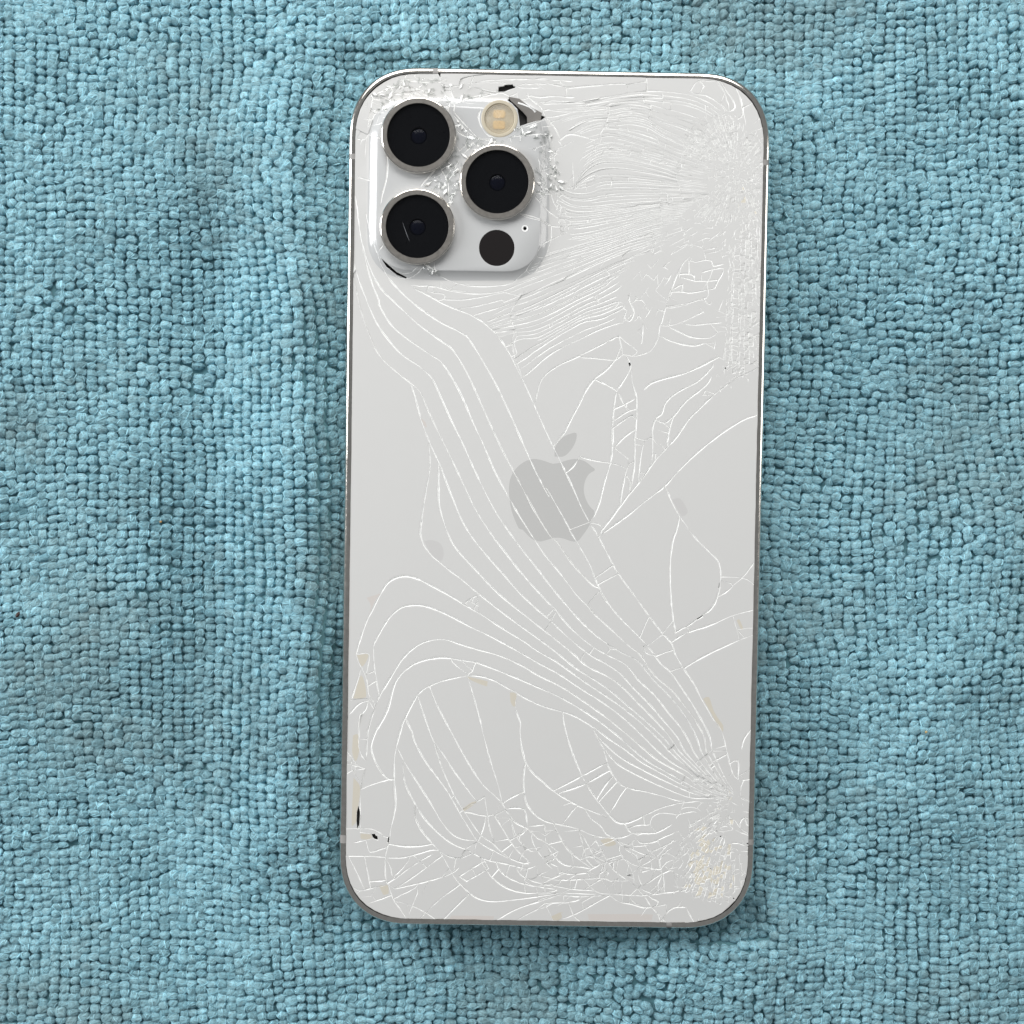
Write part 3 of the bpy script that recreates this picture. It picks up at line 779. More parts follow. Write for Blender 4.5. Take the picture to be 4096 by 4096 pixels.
def at_param(p, n):
    s = np.r_[0, np.cumsum(np.hypot(*np.diff(p, axis=0).T))]
    t = np.linspace(0, s[-1], n)
    return np.c_[np.interp(t, s, p[:, 0]), np.interp(t, s, p[:, 1])]


def polar_ok(p):
    return p


CR = []          # (polyline px, width class)
for p in parse_all(LONG):
    CR.append((smooth_line(p), 1.0))
for p in parse_all(SHORT):
    CR.append((smooth_line(p), 0.9))
for p in parse_all(STRIPS2):
    CR.append((smooth_line(p), 0.85))
gs = [at_param(smooth_line(g), 60) for g in GUIDES]
for k, g in enumerate(gs):
    CR.append((g[::2], 0.72))
    if k == len(gs) - 1:
        break
    nb = BETWEEN[k]
    for j in range(nb):
        f = (j + 1 + rs.uniform(-0.22, 0.22)) / (nb + 1)
        wob = rs.uniform(-0.10, 0.10)
        tt = np.linspace(0, 1, 60)
        ff = np.clip(f + wob * np.sin(tt * 5 + rs.uniform(0, 6)), 0.05, 0.95)[:, None]
        c = g * (1 - ff) + gs[k + 1] * ff
        i0 = int(rs.choice((0, 0, 0, 3, 7, 14)))
        i1 = 60 - int(rs.choice((0, 0, 0, 2, 5)))
        CR.append((c[i0:i1:2], 0.60))
    # cross cracks between neighbouring guides
    for j in range(3 + nb):
        i = rs.randrange(6, 58)
        i2 = max(1, min(59, i + rs.randrange(-3, 4)))
        a, b = g[i], gs[k + 1][i2]
        f0 = rs.uniform(0, 0.6); f1 = min(1.0, f0 + rs.uniform(0.15, 0.5))
        CR.append((np.array([a + (b - a) * f0, a + (b - a) * f1]), 0.6))

# ---- fields of fine fragments
def fill_cells(poly, size, angle=0.0, stretch=1.0, seed=0, width=0.5, grow=None, keep=0.94):
    """edges of a jittered cell pattern inside a polygon (px)"""
    r = np.random.default_rng(seed)
    ca, sa = math.cos(angle), math.sin(angle)
    Rm = np.array([[ca, -sa], [sa, ca]])
    q = poly @ Rm
    q[:, 0] /= stretch
    lo, hi = q.min(0) - 3 * size, q.max(0) + 3 * size
    xs = np.arange(lo[0], hi[0], size); ys = np.arange(lo[1], hi[1], size)
    gx, gy = np.meshgrid(xs, ys)
    gx = gx + (np.arange(len(ys)) % 2)[:, None] * size * 0.5
    s = np.c_[gx.ravel(), gy.ravel()] + r.uniform(-0.40, 0.40, (gx.size, 2)) * size
    if grow is not None:
        w = s.copy(); w[:, 0] *= stretch
        w = w @ Rm.T
        s = s[r.random(len(s)) < grow(w)]
    vv, ee, ff, *_ = geometry.delaunay_2d_cdt([Vector(p) for p in s], [], [], 0, 1e-4)
    P = np.array([tuple(v) for v in vv]); T = np.array([tuple(f) for f in ff])
    a, b, c = P[T[:, 0]], P[T[:, 1]], P[T[:, 2]]
    # centroids pulled towards circumcentres give blocky, uneven cells
    d = 2 * (a[:, 0] * (b[:, 1] - c[:, 1]) + b[:, 0] * (c[:, 1] - a[:, 1]) + c[:, 0] * (a[:, 1] - b[:, 1]))
    d[np.abs(d) < 1e-9] = 1e-9
    sq = lambda v: (v ** 2).sum(1)
    ux = (sq(a) * (b[:, 1] - c[:, 1]) + sq(b) * (c[:, 1] - a[:, 1]) + sq(c) * (a[:, 1] - b[:, 1])) / d
    uy = (sq(a) * (c[:, 0] - b[:, 0]) + sq(b) * (a[:, 0] - c[:, 0]) + sq(c) * (b[:, 0] - a[:, 0])) / d
    cc = np.c_[ux, uy]
    cen = (a + b + c) / 3
    far = np.hypot(*(cc - cen).T) > 1.2 * size
    cc[far] = cen[far]
    cc = cc * 0.7 + cen * 0.3
    cc[:, 0] *= stretch
    cc = cc @ Rm.T
    ins = in_poly(cc, poly)
    em = {}
    out = []
    for ti, t in enumerate(T):
        for i in range(3):
            k = tuple(sorted((t[i], t[(i + 1) % 3])))
            if k in em:
                u = em[k]
                if ins[u] and ins[ti] and r.random() < keep:
                    out.append((np.array([cc[u], cc[ti]]), width))
            else:
                em[k] = ti
    return out


def fill_bricks(poly, centre, s, r0, r1, seed=0, width=0.5, ln=(0.8, 2.2), wav=0.22, keep=0.95):
    """rows of short blocks radiating from a point of impact, clipped to a polygon (px)"""
    r = np.random.default_rng(seed)
    segs_, out = [], []
    R0 = r0
    while R0 < r1:
        R1 = min(R0 * 1.75, r1)
        n = max(5, int(2 * math.pi * math.sqrt(R0 * R1) / s))
        th = (np.arange(n) + r.uniform(-0.30, 0.30, n)) * 2 * math.pi / n
        m = max(3, int((R1 - R0) / (1.1 * s)) + 1)
        rad = np.linspace(R0, R1, m)
        A = th[:, None] + (np.cumsum(r.normal(0, wav, (n, m)), 1) * 0.5 + r.normal(0, wav * 0.5, (n, m))) * s / rad[None] * 0.6
        X = centre[0] + rad[None] * np.cos(A); Y = centre[1] + rad[None] * np.sin(A)
        for i in range(n):
            for j in range(m - 1):
                if r.random() < keep:
                    segs_.append((X[i, j], Y[i, j], X[i, j + 1], Y[i, j + 1]))
            k2 = (i + 1) % n
            q = R0 + s * r.uniform(0, 1.5)
            while q < R1:
                sl = r.normal(0, 0.35) * s
                qa, qb = np.clip(q - sl, R0, R1), np.clip(q + sl, R0, R1)
                ta = np.interp(qa, rad, A[i]); tb = np.interp(qb, rad, A[k2])
                segs_.append((centre[0] + qa * math.cos(ta), centre[1] + qa * math.sin(ta), centre[0] + qb * math.cos(tb), centre[1] + qb * math.sin(tb)))
                q += s * r.uniform(*ln)
        R0 = R1
    sg = np.array(segs_)
    jit = r.normal(0, 1.9 * s, (len(sg), 2))          # ragged border
    ok = in_poly(sg[:, :2] + jit, poly) & in_poly(sg[:, 2:] + jit, poly)
    return [(np.array([[a_, b_], [c_, d_]]), width * float(0.75 + 0.5 * r.random())) for a_, b_, c_, d_ in sg[ok]]


Z1 = parse('M 480,960 620,780 900,600 1180,560 1350,690 1470,800 1490,960 1760,850 1772,1932 N 1765,560 1350,560 1000,570 850,600 690,470 640,330 720,200 860,90 960,0 M 960,1720 900,1500 720,1350 480,1270')
Z2 = parse('N 1360,540 1600,545 1762,560 1745,1932 D 1725,590 1640,650 1540,700 1440,765 1390,560 1380,430 1430,270 1400,200 1440,90 N 1180,1700 1250,1500 1190,1250 1200,1000 1280,800')
Z3 = parse('N -150,640 200,560 480,430 850,590 1200,640 1260,780 1150,900 1000,930 860,800 720,860 560,1060 330,1060 100,1000 -200,1000')
Z4 = parse('N -500,1180 -150,1080 150,1080 450,1080 520,1150 300,1500 100,1700 D 900,60 900,300 820,460 760,420 740,250 700,60 620,60')
Z5 = parse('N 1150,900 1260,800 1200,1000 1190,1250 1250,1500 1190,1700 1060,1850 950,1700 1060,1500 1140,1200 990,1150 1000,1000')
P1 = parse('O 640,1120 830,900 1000,730 1180,690 1400,640 1640,660 1560,800 1420,840 1440,1000 1330,1060 1330,1240 1550,1300 1560,1450 1600,1530 1600,1800 H 1640,1480 1480,1600 1230,1590 1110,1540 1150,1440 1130,1330 1190,1200 1110,1090')
P2 = parse('O 850,160 1100,60 1420,260 1600,520 1560,700 1400,720 1100,640 1060,560 800,430')
IM1 = parse('M 1330,1500')[0]
CR += fill_bricks(Z1, IM1, 9.5, 10, 330, 1, 0.40)
CR += fill_bricks(Z2, parse('N 1500,-4200')[0], 12.5, 600, 2600, 2, 0.48, (0.7, 1.6))
CR += fill_bricks(Z3, parse('N 1700,200')[0], 15.0, 60, 700, 3, 0.5, (1.5, 5.0), 0.12, 0.85)
CR += fill_bricks(Z4, parse('N 1300,-300')[0], 26.0, 120, 800, 4, 0.6, (1.2, 3.5), 0.12, 0.85)
CR += fill_bricks(Z5, parse('N 1700,100')[0], 22.0, 120, 600, 5, 0.6, (1.0, 2.6), 0.15, 0.9)
IM2 = parse('O 1510,600')[0]
CR += fill_bricks(P1, IM2, 12.5, 26, 420, 6, 0.85, (0.8, 1.8), 0.16, 0.98)
P3 = parse('G 920,1150 1240,1100 1700,1010 H 330,970 700,1030 1100,1060 1110,1480 900,1560 590,1490 0,1540 G 1300,1600 1100,1450')
CR += fill_bricks(P3, IM2, 30, 60, 900, 21, 0.8, (1.2, 3.5), 0.25, 0.6)
CR += fill_bricks(parse('H 1100,1480 900,1560 700,1640 900,1720 1300,1720 1500,1640'), IM2, 34, 60, 900, 22, 0.75, (1.2, 3.5), 0.25, 0.6)
CR += fill_bricks(parse('O 0,950 640,720 640,1120 400,1300 0,1500'), IM2, 40, 60, 900, 23, 0.75, (1.5, 4.0), 0.2, 0.5)
CR += fill_bricks(P2, IM2, 12.0, 10, 200, 7, 0.8, (1.2, 3.2), 0.10, 0.95)
# splinters round the lenses
CH1 = parse('A 910,450 1110,650 1250,645 1330,680 1150,720 1020,850 980,1000 900,1200 870,1080 680,1040 800,900 900,800 945,650')
CH2 = parse('A 270,300 420,210 560,150 780,150 1000,230 1280,265 1250,300 950,350 870,360 780,300 600,320 470,340 340,480 255,480')
CH3 = parse('A 1570,800 1640,600 1720,600 1770,900 1793,1010 1780,1100 1600,1080 1560,1080')
CR += fill_bricks(CH1, parse('A 1500,200')[0], 26, 60, 700, 8, 0.8, (1.0, 3.5), 0.35, 0.9)
CR += fill_bricks(CH2, parse('A 2600,330')[0], 24, 300, 1400, 9, 0.8, (1.2, 4.0), 0.35, 0.85)
CR += fill_bricks(CH3, parse('A 1500,400')[0], 18, 60, 500, 10, 0.75, (1.0, 3.5), 0.3, 0.9)
CR += fill_bricks(parse('A 235,500 250,330 330,290 560,135 1000,135 1300,180 1500,240 1640,330 1600,400 1440,330 1280,290 1100,300 950,360 860,340 640,310 430,340 330,520'),
                  parse('A 1900,420')[0], 38, 60, 1400, 31, 0.85, (1.0, 3.2), 0.3, 0.75)
CR += fill_bricks(parse('A 1460,640 1640,560 1793,560 1793,1080 1600,1100 1580,820 1480,720'), parse('A 1350,560')[0], 30, 60, 700, 32, 0.8, (1.0, 3.2), 0.3, 0.7)
CR += fill_bricks(parse('A 900,380 1130,420 1140,520 1180,600 1120,660 1010,590 940,480'), parse('A 1200,200')[0], 44, 60, 700, 33, 0.8, (1.0, 3.0), 0.3, 0.6)
CR += fill_bricks(parse('A 240,500 350,520 350,700 400,860 380,1000 260,1000 240,700'), parse('A 240,640')[0], 46, 30, 500, 34, 0.75, (1.0, 3.5), 0.25, 0.5)
CR += fill_cells(parse('J 0,230 700,180 1932,180 1932,330 1050,330 700,300 0,330'), 22, 0.02, 3.2, 12, 0.6, keep=0.75)
CR += fill_cells(parse('L 1600,300 1900,600 1900,900 1700,900 1640,700'), 15, 1.2, 1.3, 13, 0.6, keep=0.9)

# ---- snap loose ends of the drawn cracks onto their neighbours
nd = sum(1 for c in CR if len(c[0]) > 2)
segs, own = [], []
for k, (p, w) in enumerate(CR):
    for i in range(len(p) - 1):
        segs.append((p[i][0], p[i][1], p[i + 1][0], p[i + 1][1])); own.append(k)
segs = np.array(segs); own = np.array(own)
SA, SB = segs[:, :2], segs[:, 2:]
SD = SB - SA
SL = np.maximum((SD ** 2).sum(1), 1e-9)
for k, (p, w) in enumerate(CR):
    if w <= 0.6:
        continue
    for e in (0, -1):
        q = p[e]
        t = np.clip(((q - SA) * SD).sum(1) / SL, 0, 1)
        pr = SA + SD * t[:, None]
        d = np.hypot(*(pr - q).T)
        d[own == k] = 1e9
        i = int(d.argmin())
        if d[i] < 15:
            p[e] = pr[i]

# ---- printed / stained areas and holes
EMBLEM = [parse('D 132,1306 135,1240 180,1170 240,1135 300,1125 295,1190 255,1260 200,1306'),
          parse('D 120,1362 170,1355 230,1335 300,1325 370,1345 420,1385 445,1410 400,1440 370,1490 358,1550 365,1610 390,1670 420,1710 440,1730 425,1790 395,1850 350,1915 F 310,125 260,125 200,105 150,98 110,105 50,122 E 1740,142 1690,130 1640,95 1590,40 C 1400,1860 1350,1740 1330,1640 1325,1560 1335,1480 1365,1420 1410,1370 1470,1335 1520,1325 1580,1335 1640,1355')]
STAINS = [(parse('F 1280,1345 1325,1330 1360,1430 1400,1500 1435,1550 1432,1600 1400,1560 1340,1450'), 0),
          (parse('E 1115,1302 1290,1345 1285,1385 1220,1365 1140,1330'), 0), (parse('E 1480,1440 1535,1450 1525,1560 1490,1530'), 0),
          (parse('E 165,1118 265,1115 212,1215'), 0), (parse('E 135,1490 205,1290 245,1480'), 0),
          (parse('E 250,625 330,600 370,590 330,640 290,720 270,770 285,690'), 1), (parse('G 175,200 225,190 228,330 200,420 170,350'), 0),
          (parse('G 180,560 236,640 222,800 200,950 165,980'), 0), (parse('G 1110,830 1200,770 1238,772 1130,848'), 0),
          (parse('G 1000,1745 1390,1752 1380,1782 1010,1782'), 1), (parse('H 110,1660 200,1625 190,1680 130,1692'), 0),
          (parse('H 390,1642 940,1645 930,1690 420,1690'), 1), (parse('H 510,1040 590,1020 640,1070 560,1090'), 0),
          (parse('G 240,1040 330,1050 340,1075 300,1090 245,1085'), 0), (parse('G 400,1490 470,1480 480,1560 440,1570'), 0),
          (parse('F 1540,740 1560,730 1590,800 1575,810'), 0), (parse('C 645,1010 680,1040 690,1080 670,1070'), 1), (parse('E 745,140 800,130 870,150 905,200 910,270 880,310 800,240'), 2),
          (parse('D 1040,1640 1100,1630 1150,1700 1160,1740 1120,1770 1080,1710'), 2)]
HOLES = [parse(s) for s in (
    'J 750,335 840,320 842,303 970,295 985,320 1015,325 1005,350 900,385 840,410 745,412',
    'J 890,545 920,510 1060,535 1045,600 1200,650 1270,690 1310,740 1340,725 1395,770 1480,800 1400,860 1200,920 1080,960 1060,800 1040,700 960,600',
    'G 222,800 236,860 230,960 212,1005 205,940 208,860', 'G 332,1045 365,1045 372,1060 385,1062 390,1098 360,1090 345,1075',
    'G 480,1070 488,1072 480,1122 470,1118', 'O 1735,1150 1790,1160 1790,1360 1745,1350 1700,1300 1735,1285 1680,1255 1735,1235',
    'I 1385,85 1480,85 1472,190 1445,140', 'D 703,583 718,580 723,600 712,610',
    'F 1408,452 1403,492 1399,488 1404,450', 'F 1232,727 1278,699 1279,706 1238,732',
    'K 560,1290 660,1380 800,1500 960,1580 940,1600 800,1545 640,1420', 'I 1355,215 1365,215 1366,270 1357,268', 'I 1522,300 1532,300 1532,365 1524,362')]
LENSES = [((1674, 540), 'upper left camera lens'), ((1669, 906), 'lower left camera lens with a thin scratch'), ((1989, 727), 'right camera lens beside the shattered glass')]
CIRC = [((1674, 540), 138), ((1669, 906), 138), ((1989, 727), 138), ((1998, 475), 66), ((1987, 993), 71), ((2100, 914), 9.5)]

# ---- plateau outline (px in the photograph, rotated with the phone)
PC = np.array([1834.5, 757.0])
PXR = math.radians(0.9)


def to_plat(p):
    d = np.asarray(p, float).reshape(-1, 2) - PC
    c, s = math.cos(PXR), math.sin(PXR)
    return np.c_[d[:, 0] * c + d[:, 1] * s, -d[:, 0] * s + d[:, 1] * c]


def from_plat(d):
    c, s = math.cos(PXR), math.sin(PXR)
    return np.c_[d[:, 0] * c - d[:, 1] * s, d[:, 0] * s + d[:, 1] * c] + PC


PHW, PR = 370.0, 185.0


def plat_sdf(p):
    """distance inside the plateau's foot line, px (positive inside)"""
    q = np.abs(to_plat(p)) - (PHW - PR)
    m = np.maximum(q, 0)
    e = 2.3
    return PR - ((m[:, 0] ** e + m[:, 1] ** e) ** (1 / e) + np.minimum(q.max(1), 0))


SLOPE, PHT = 44.0, 0.92


def plat_z(p):
    t = np.clip(plat_sdf(p) / SLOPE, 0, 1)
    z = np.where(t < 0.9, t ** 1.75, 0.9 ** 1.75 + (1 - 0.9 ** 1.75) * np.sin((t - 0.9) / 0.1 * np.pi / 2))
    return PHT * z


# ------------------------------------------------------------------ triangulate
V2, E2, EW = [], [], []


def add_line(p, closed, wcls):
    b = len(V2)
    n = len(p)
    V2.extend(Vector((float(x), float(y))) for x, y in p)
    for i in range(n if closed else n - 1):
        E2.append((b + i, b + (i + 1) % n)); EW.append(wcls)


GL = rounded_rect(PW - 2.16, PH - 2.16, 11.3, 16, 2.3)
# glass outline back to photograph pixels
gw = np.c_[GL[:, 0] * CZ - GL[:, 1] * SZ, GL[:, 0] * SZ + GL[:, 1] * CZ, np.full(len(GL), PT)]
gc = (gw - np.array(CAM_LOC) / MM) @ R3n
GPX = np.c_[2048 + 6524 * gc[:, 0] / -gc[:, 2], 2048 - 6524 * gc[:, 1] / -gc[:, 2]]
GPX = resample(GPX, 260)
add_line(GPX, True, 0.7)
_cnt = np.array([len(p) for p, w in CR])
CRIN = np.add.reduceat(in_poly(np.concatenate([p for p, w in CR]), GPX).astype(int), np.r_[0, np.cumsum(_cnt)[:-1]]) > 0
for k, (p, w) in enumerate(CR):
    ok = np.hypot(*np.diff(p, axis=0).T) > 0.3
    p = np.r_[p[:1], p[1:][ok]]
    if len(p) < 2:
        continue
    if not CRIN[k]:          # keep what lies on the glass
        continue
    add_line(p, False, w)
for h in HOLES:
    add_line(h, True, 0.6)
for (c, r) in CIRC:
    n = 40 if r > 20 else 16
    a = np.arange(n) * 2 * np.pi / n
    add_line(np.c_[c[0] + r * np.cos(a), c[1] + r * np.sin(a)], True, 0.5)
for p in EMBLEM:
    add_line(smooth_line(np.r_[p, p[:1]], 9)[:-1], True, 0)
for p, k in STAINS:
    add_line(smooth_line(np.r_[p, p[:1]], 9)[:-1], True, 0)
for t in (0.0, 0.18, 0.36, 0.52, 0.66, 0.78, 0.88, 0.94, 1.0):
    hw = PHW - t * SLOPE
    q = rounded_rect(2 * hw, 2 * hw, PR - t * SLOPE, 9, 2.3)
    add_line(from_plat(q), True, 0)

vo, eo, fo, ov, oe, of = geometry.delaunay_2d_cdt(V2, E2, [], 0, 0.02)
P = np.array([tuple(v) for v in vo])
T = np.array([tuple(f) for f in fo], dtype=int)
a, b, c = P[T[:, 0]], P[T[:, 1]], P[T[:, 2]]
ar = 0.5 * ((b[:, 0] - a[:, 0]) * (c[:, 1] - a[:, 1]) - (b[:, 1] - a[:, 1]) * (c[:, 0] - a[:, 0]))
flip = ar < 0
T[flip] = T[flip][:, ::-1]
ar = np.abs(ar)
cen = (a + b + c) / 3
live = in_poly(cen, GPX) & (ar > 1e-5)
for h in HOLES:
    live &= ~in_poly(cen, h)
for (cc, r) in CIRC:
    live &= np.hypot(cen[:, 0] - cc[0], cen[:, 1] - cc[1]) > r * 0.992
T, cen, ar = T[live], cen[live], ar[live]
ekey = {}
for (u, v), ids in zip(eo, oe):
    w = max((EW[i] for i in ids if i < len(EW)), default=0) if ids else 0
    if w > 0:
        ekey[(min(u, v), max(u, v))] = w
emap = {}
for ti, t in enumerate(T):
    for i in range(3):
        emap.setdefault((min(t[i], t[(i + 1) % 3]), max(t[i], t[(i + 1) % 3])), []).append((ti, i))

# shards: triangles joined across edges that are not cracks; wedges: corners joined the same way
par = list(range(len(T)))
wp = list(range(len(T) * 3))


def find(p, i):
    while p[i] != i:
        p[i] = p[p[i]]
        i = p[i]
    return i


crack = np.zeros((len(T), 3))
for k, lst in emap.items():
    w = ekey.get(k, 0)
    if len(lst) == 2 and w == 0:
        (t1, i1), (t2, i2) = lst
        x, y = find(par, t1), find(par, t2)
        if x != y:
            par[x] = y
        # corners: edge i of t1 runs v_i -> v_i+1; in t2 reversed
        for (ca, cb) in ((t1 * 3 + i1, t2 * 3 + (i2 + 1) % 3), (t1 * 3 + (i1 + 1) % 3, t2 * 3 + i2)):
            x, y = find(wp, ca), find(wp, cb)
            if x != y:
                wp[x] = y
    else:
        for (t1, i1) in lst:
            crack[t1, i1] = w if w > 0 else 0.7
rimedge = np.zeros((len(T), 3), bool)
GA, GD = GPX, np.roll(GPX, -1, 0) - GPX
for k, lst in emap.items():
    if len(lst) == 1:
        q = (P[k[0]] + P[k[1]]) / 2
        t = np.clip(((q - GA) * GD).sum(1) / (GD ** 2).sum(1), 0, 1)
        if np.hypot(*(GA + GD * t[:, None] - q).T).min() < 1.0:
            rimedge[lst[0][0], lst[0][1]] = True
sid = np.array([find(par, i) for i in range(len(T))])
wid = np.array([find(wp, i) for i in range(len(T) * 3)]).reshape(-1, 3)
# inward offset of each wedge
wu, winv = np.unique(wid.ravel(), return_inverse=True)
winv = winv.reshape(-1, 3)
NW = len(wu)
WP = np.zeros((NW, 2)); WP[winv.ravel()] = P[T.ravel()]
nsum = np.zeros((NW, 2)); wsum = np.zeros(NW); wcnt = np.zeros(NW)
ndot = {}
for ti, i in zip(*np.nonzero(crack)):
    u, v = T[ti, i], T[ti, (i + 1) % 3]
    d = P[v] - P[u]
    L = math.hypot(*d)
    n = np.array([-d[1], d[0]]) / max(L, 1e-9)
    for cidx in (winv[ti, i], winv[ti, (i + 1) % 3]):
        nsum[cidx] += n; wsum[cidx] += crack[ti, i]; wcnt[cidx] += 1
ln = np.hypot(*nsum.T)
W0 = 2.65     # px of the photograph (about 0.1 mm)
wid_px = W0 * np.where(wcnt > 0, wsum / np.maximum(wcnt, 1), 0)
wid_px *= np.clip(0.90 + 0.55 * vnoise(WP[:, 0], WP[:, 1], 75, 41) + 0.42 * vnoise(WP[:, 0], WP[:, 1], 13, 42), 0.30, 1.9)
wid_px = np.clip(wid_px, 0.35, 4.0)
k = np.where(wcnt >= 2, np.minimum(2.0 / np.maximum(ln, 1e-6), 1.6), 1.0)
direc = np.where((wcnt > 0)[:, None], nsum / np.maximum(ln, 1e-6)[:, None], 0) * np.minimum(np.maximum(1.0, k), 1.6)[:, None]
direc[(ln < 0.25) & (wcnt >= 2)] = 0
direc[wcnt == 0] = 0
sh_area = np.zeros(len(T)); np.add.at(sh_area, sid, ar)


def safe_scale(offs, lim):
    sc = np.ones(NW)
    for _ in range(14):
        Q = WP + offs * sc[:, None]
        A, B, C = Q[winv[:, 0]], Q[winv[:, 1]], Q[winv[:, 2]]
        na = 0.5 * ((B[:, 0] - A[:, 0]) * (C[:, 1] - A[:, 1]) - (B[:, 1] - A[:, 1]) * (C[:, 0] - A[:, 0]))
        bad = na < lim * ar
        if not bad.any():
            break
        f = np.ones(NW)
        f[winv[bad].ravel()] = 0.6
        sc *= f
    return sc


off2 = direc * (wid_px * 2.6)[:, None]
s2 = safe_scale(off2, 0.22)
off2 = off2 * s2[:, None]
off1 = direc * np.minimum(wid_px, np.hypot(*off2.T) / np.maximum(np.hypot(*direc.T), 1e-6) * 0.5)[:, None]

# ---- tilt and settle each shard
rg = np.random.default_rng(3)
us, sinv = np.unique(sid, return_inverse=True)
NS = len(us)
sa = sh_area[us]
scen = np.zeros((NS, 2)); np.add.at(scen, sinv, cen * ar[:, None]); scen /= sa[:, None]
PXMM = 1 / 23.3
size = np.sqrt(sa)
tilt_sd = np.radians(np.where(size < 16, 4.8, np.where(size < 45, 1.5, np.where(size < 120, 0.6, 0.07))))
tx = rg.normal(0, 1, NS) * tilt_sd
ty = rg.normal(0, 1, NS) * tilt_sd
# crushed glass round the lenses is heaved up more
pk = in_poly(scen, P1) | in_poly(scen, P2)
tx[pk] *= 0.9; ty[pk] *= 0.9
chaos = np.zeros(NS, bool)
for zz in (CH1, CH2, CH3):
    chaos |= in_poly(scen, zz)
tx[chaos] *= 3.0; ty[chaos] *= 3.0
lift = rg.normal(0, 0.007, NS) + np.where(chaos, rg.uniform(-0.12, 0.04, NS), 0)
lift -= np.where(size < 16, 0.02, 0)
# strips of the upper fan lie like shingles
fan = (scen[:, 0] > 2120) & (scen[:, 0] < 2900) & (scen[:, 1] > 420) & (scen[:, 1] < 1560) & (size < 140) & (size > 9)
tx[fan] *= 0.4; ty[fan] = ty[fan] * 0.4 + np.radians(0.5)


# phone-space coordinates of a wedge point for given px offset
def phone_xy(px):
    return px_phone(px, PT)


TOP = phone_xy(WP + off2)
RNG1 = phone_xy(WP + off1)
LOWP = phone_xy(WP + off1 * 0.08)
Zp = plat_z(WP)
Z_T = plat_z(WP + off2)
Z_1 = plat_z(WP + off1)
wpx1 = np.hypot(*off1.T) * PXMM
wshard = np.zeros(NW, int); wshard[winv.ravel()] = np.repeat(sinv, 3)
cpx = scen[wshard]
def zoff(px):
    d = (px - cpx) * PXMM
    lim = 0.16
    return np.clip(d[:, 0] * tx[wshard] - d[:, 1] * ty[wshard] + lift[wshard], -0.12, lim * 0.75)
ZT = PT - 0.10 + Z_T + zoff(WP + off2)
Z1_ = PT - 0.10 + Z_1 + zoff(WP + off1) - wpx1 * 0.10
wfan = (WP[:, 0] > 2110) & (WP[:, 1] < 1330)
ZB = PT - 0.10 + Zp + zoff(WP) - wpx1 * np.where(wfan, 0.9, 1.05)
# materials per triangle
sdf = plat_sdf(cen)
tm = np.where(sdf > 6, 1, 0)
for p, kk in STAINS:
    tm[in_poly(cen, p) & (tm == 0)] = (3, 4, 6)[kk]
emb = np.zeros(len(T), bool)
for p in EMBLEM:
    emb |= in_poly(cen, smooth_line(np.r_[p, p[:1]], 9)[:-1])
# yellowish glue showing through the most crushed spots
oc1, oc2 = parse('O 1490,610')[0], parse('O 1150,1520')[0]
oc3 = parse('N 1450,200')[0]
dd = np.minimum(np.hypot(*(scen - oc1).T) / 34, np.hypot(*(scen - oc2).T) / 105)
dd = np.minimum(dd, np.hypot(*(scen - oc3).T) / 60 + 0.35)
dusty = (rg.random(NS) < np.exp(-dd ** 2) * 0.9) & (size < 19)
powder = np.where(pk, 0.50, np.where(in_poly(scen, Z1) | in_poly(scen, Z2), 0.35, 0.0)) > rg.random(NS)
tm[(powder & (size < 18))[sinv] & (tm == 0)] = 7
tm[dusty[sinv] & (tm != 1)] = 5
SM = [M_GLASS, M_PLAT, M_FRAC, M_STAIN, M_PINK, M_DUST, M_SPOT, M_POWDER]
THK = 0.40
# upper fan: some lips take the glass colour, weaker light put into colour
unlit_lip = (cen[:, 0] > 2110) & (cen[:, 1] < 1330) & (np.random.default_rng(8).random(NS)[sinv] < 0.2)

def gather(tris, with_sides=True, top=True):
    """mesh data for a set of triangles: top, soft edge, chamfer, wall"""
    vs_, fs, mi, sm = [], [], [], []
    idx = {}

    def vert(kind, w):
        key = (kind, w)
        if key not in idx:
            if kind in ('t', 'r'):
                v = (TOP[w, 0], TOP[w, 1], ZT[w])
            elif kind in ('1', 's'):
                v = (RNG1[w, 0], RNG1[w, 1], Z1_[w])
            elif kind in ('b', 'w'):
                v = (LOWP[w, 0], LOWP[w, 1], ZB[w])
            else:
                v = (LOWP[w, 0], LOWP[w, 1], Zp[w] + PT - THK - 0.1)
            idx[key] = len(vs_)
            vs_.append((v[0] * MM, v[1] * MM, v[2] * MM))
        return idx[key]
    for ti in tris:
        w = winv[ti]
        # photograph y runs down, so the order is reversed for an upward face
        fs.append((vert('t', w[0]), vert('t', w[2]), vert('t', w[1]))); mi.append(int(tm[ti])); sm.append(True)
        for i in range(3):
            if crack[ti, i] > 0:
                a_, b_ = w[i], w[(i + 1) % 3]
                fs.append((vert('r', b_), vert('r', a_), vert('1', a_), vert('1', b_))); mi.append(int(tm[ti])); sm.append(False)
                fs.append((vert('s', b_), vert('s', a_), vert('b', a_), vert('b', b_))); mi.append(int(tm[ti]) if unlit_lip[ti] or rimedge[ti, i] else 2); sm.append(False)
                fs.append((vert('w', b_), vert('w', a_), vert('f', a_), vert('f', b_))); mi.append(int(tm[ti]) if rimedge[ti, i] else 2); sm.append(False)
    return vs_, fs, mi, sm


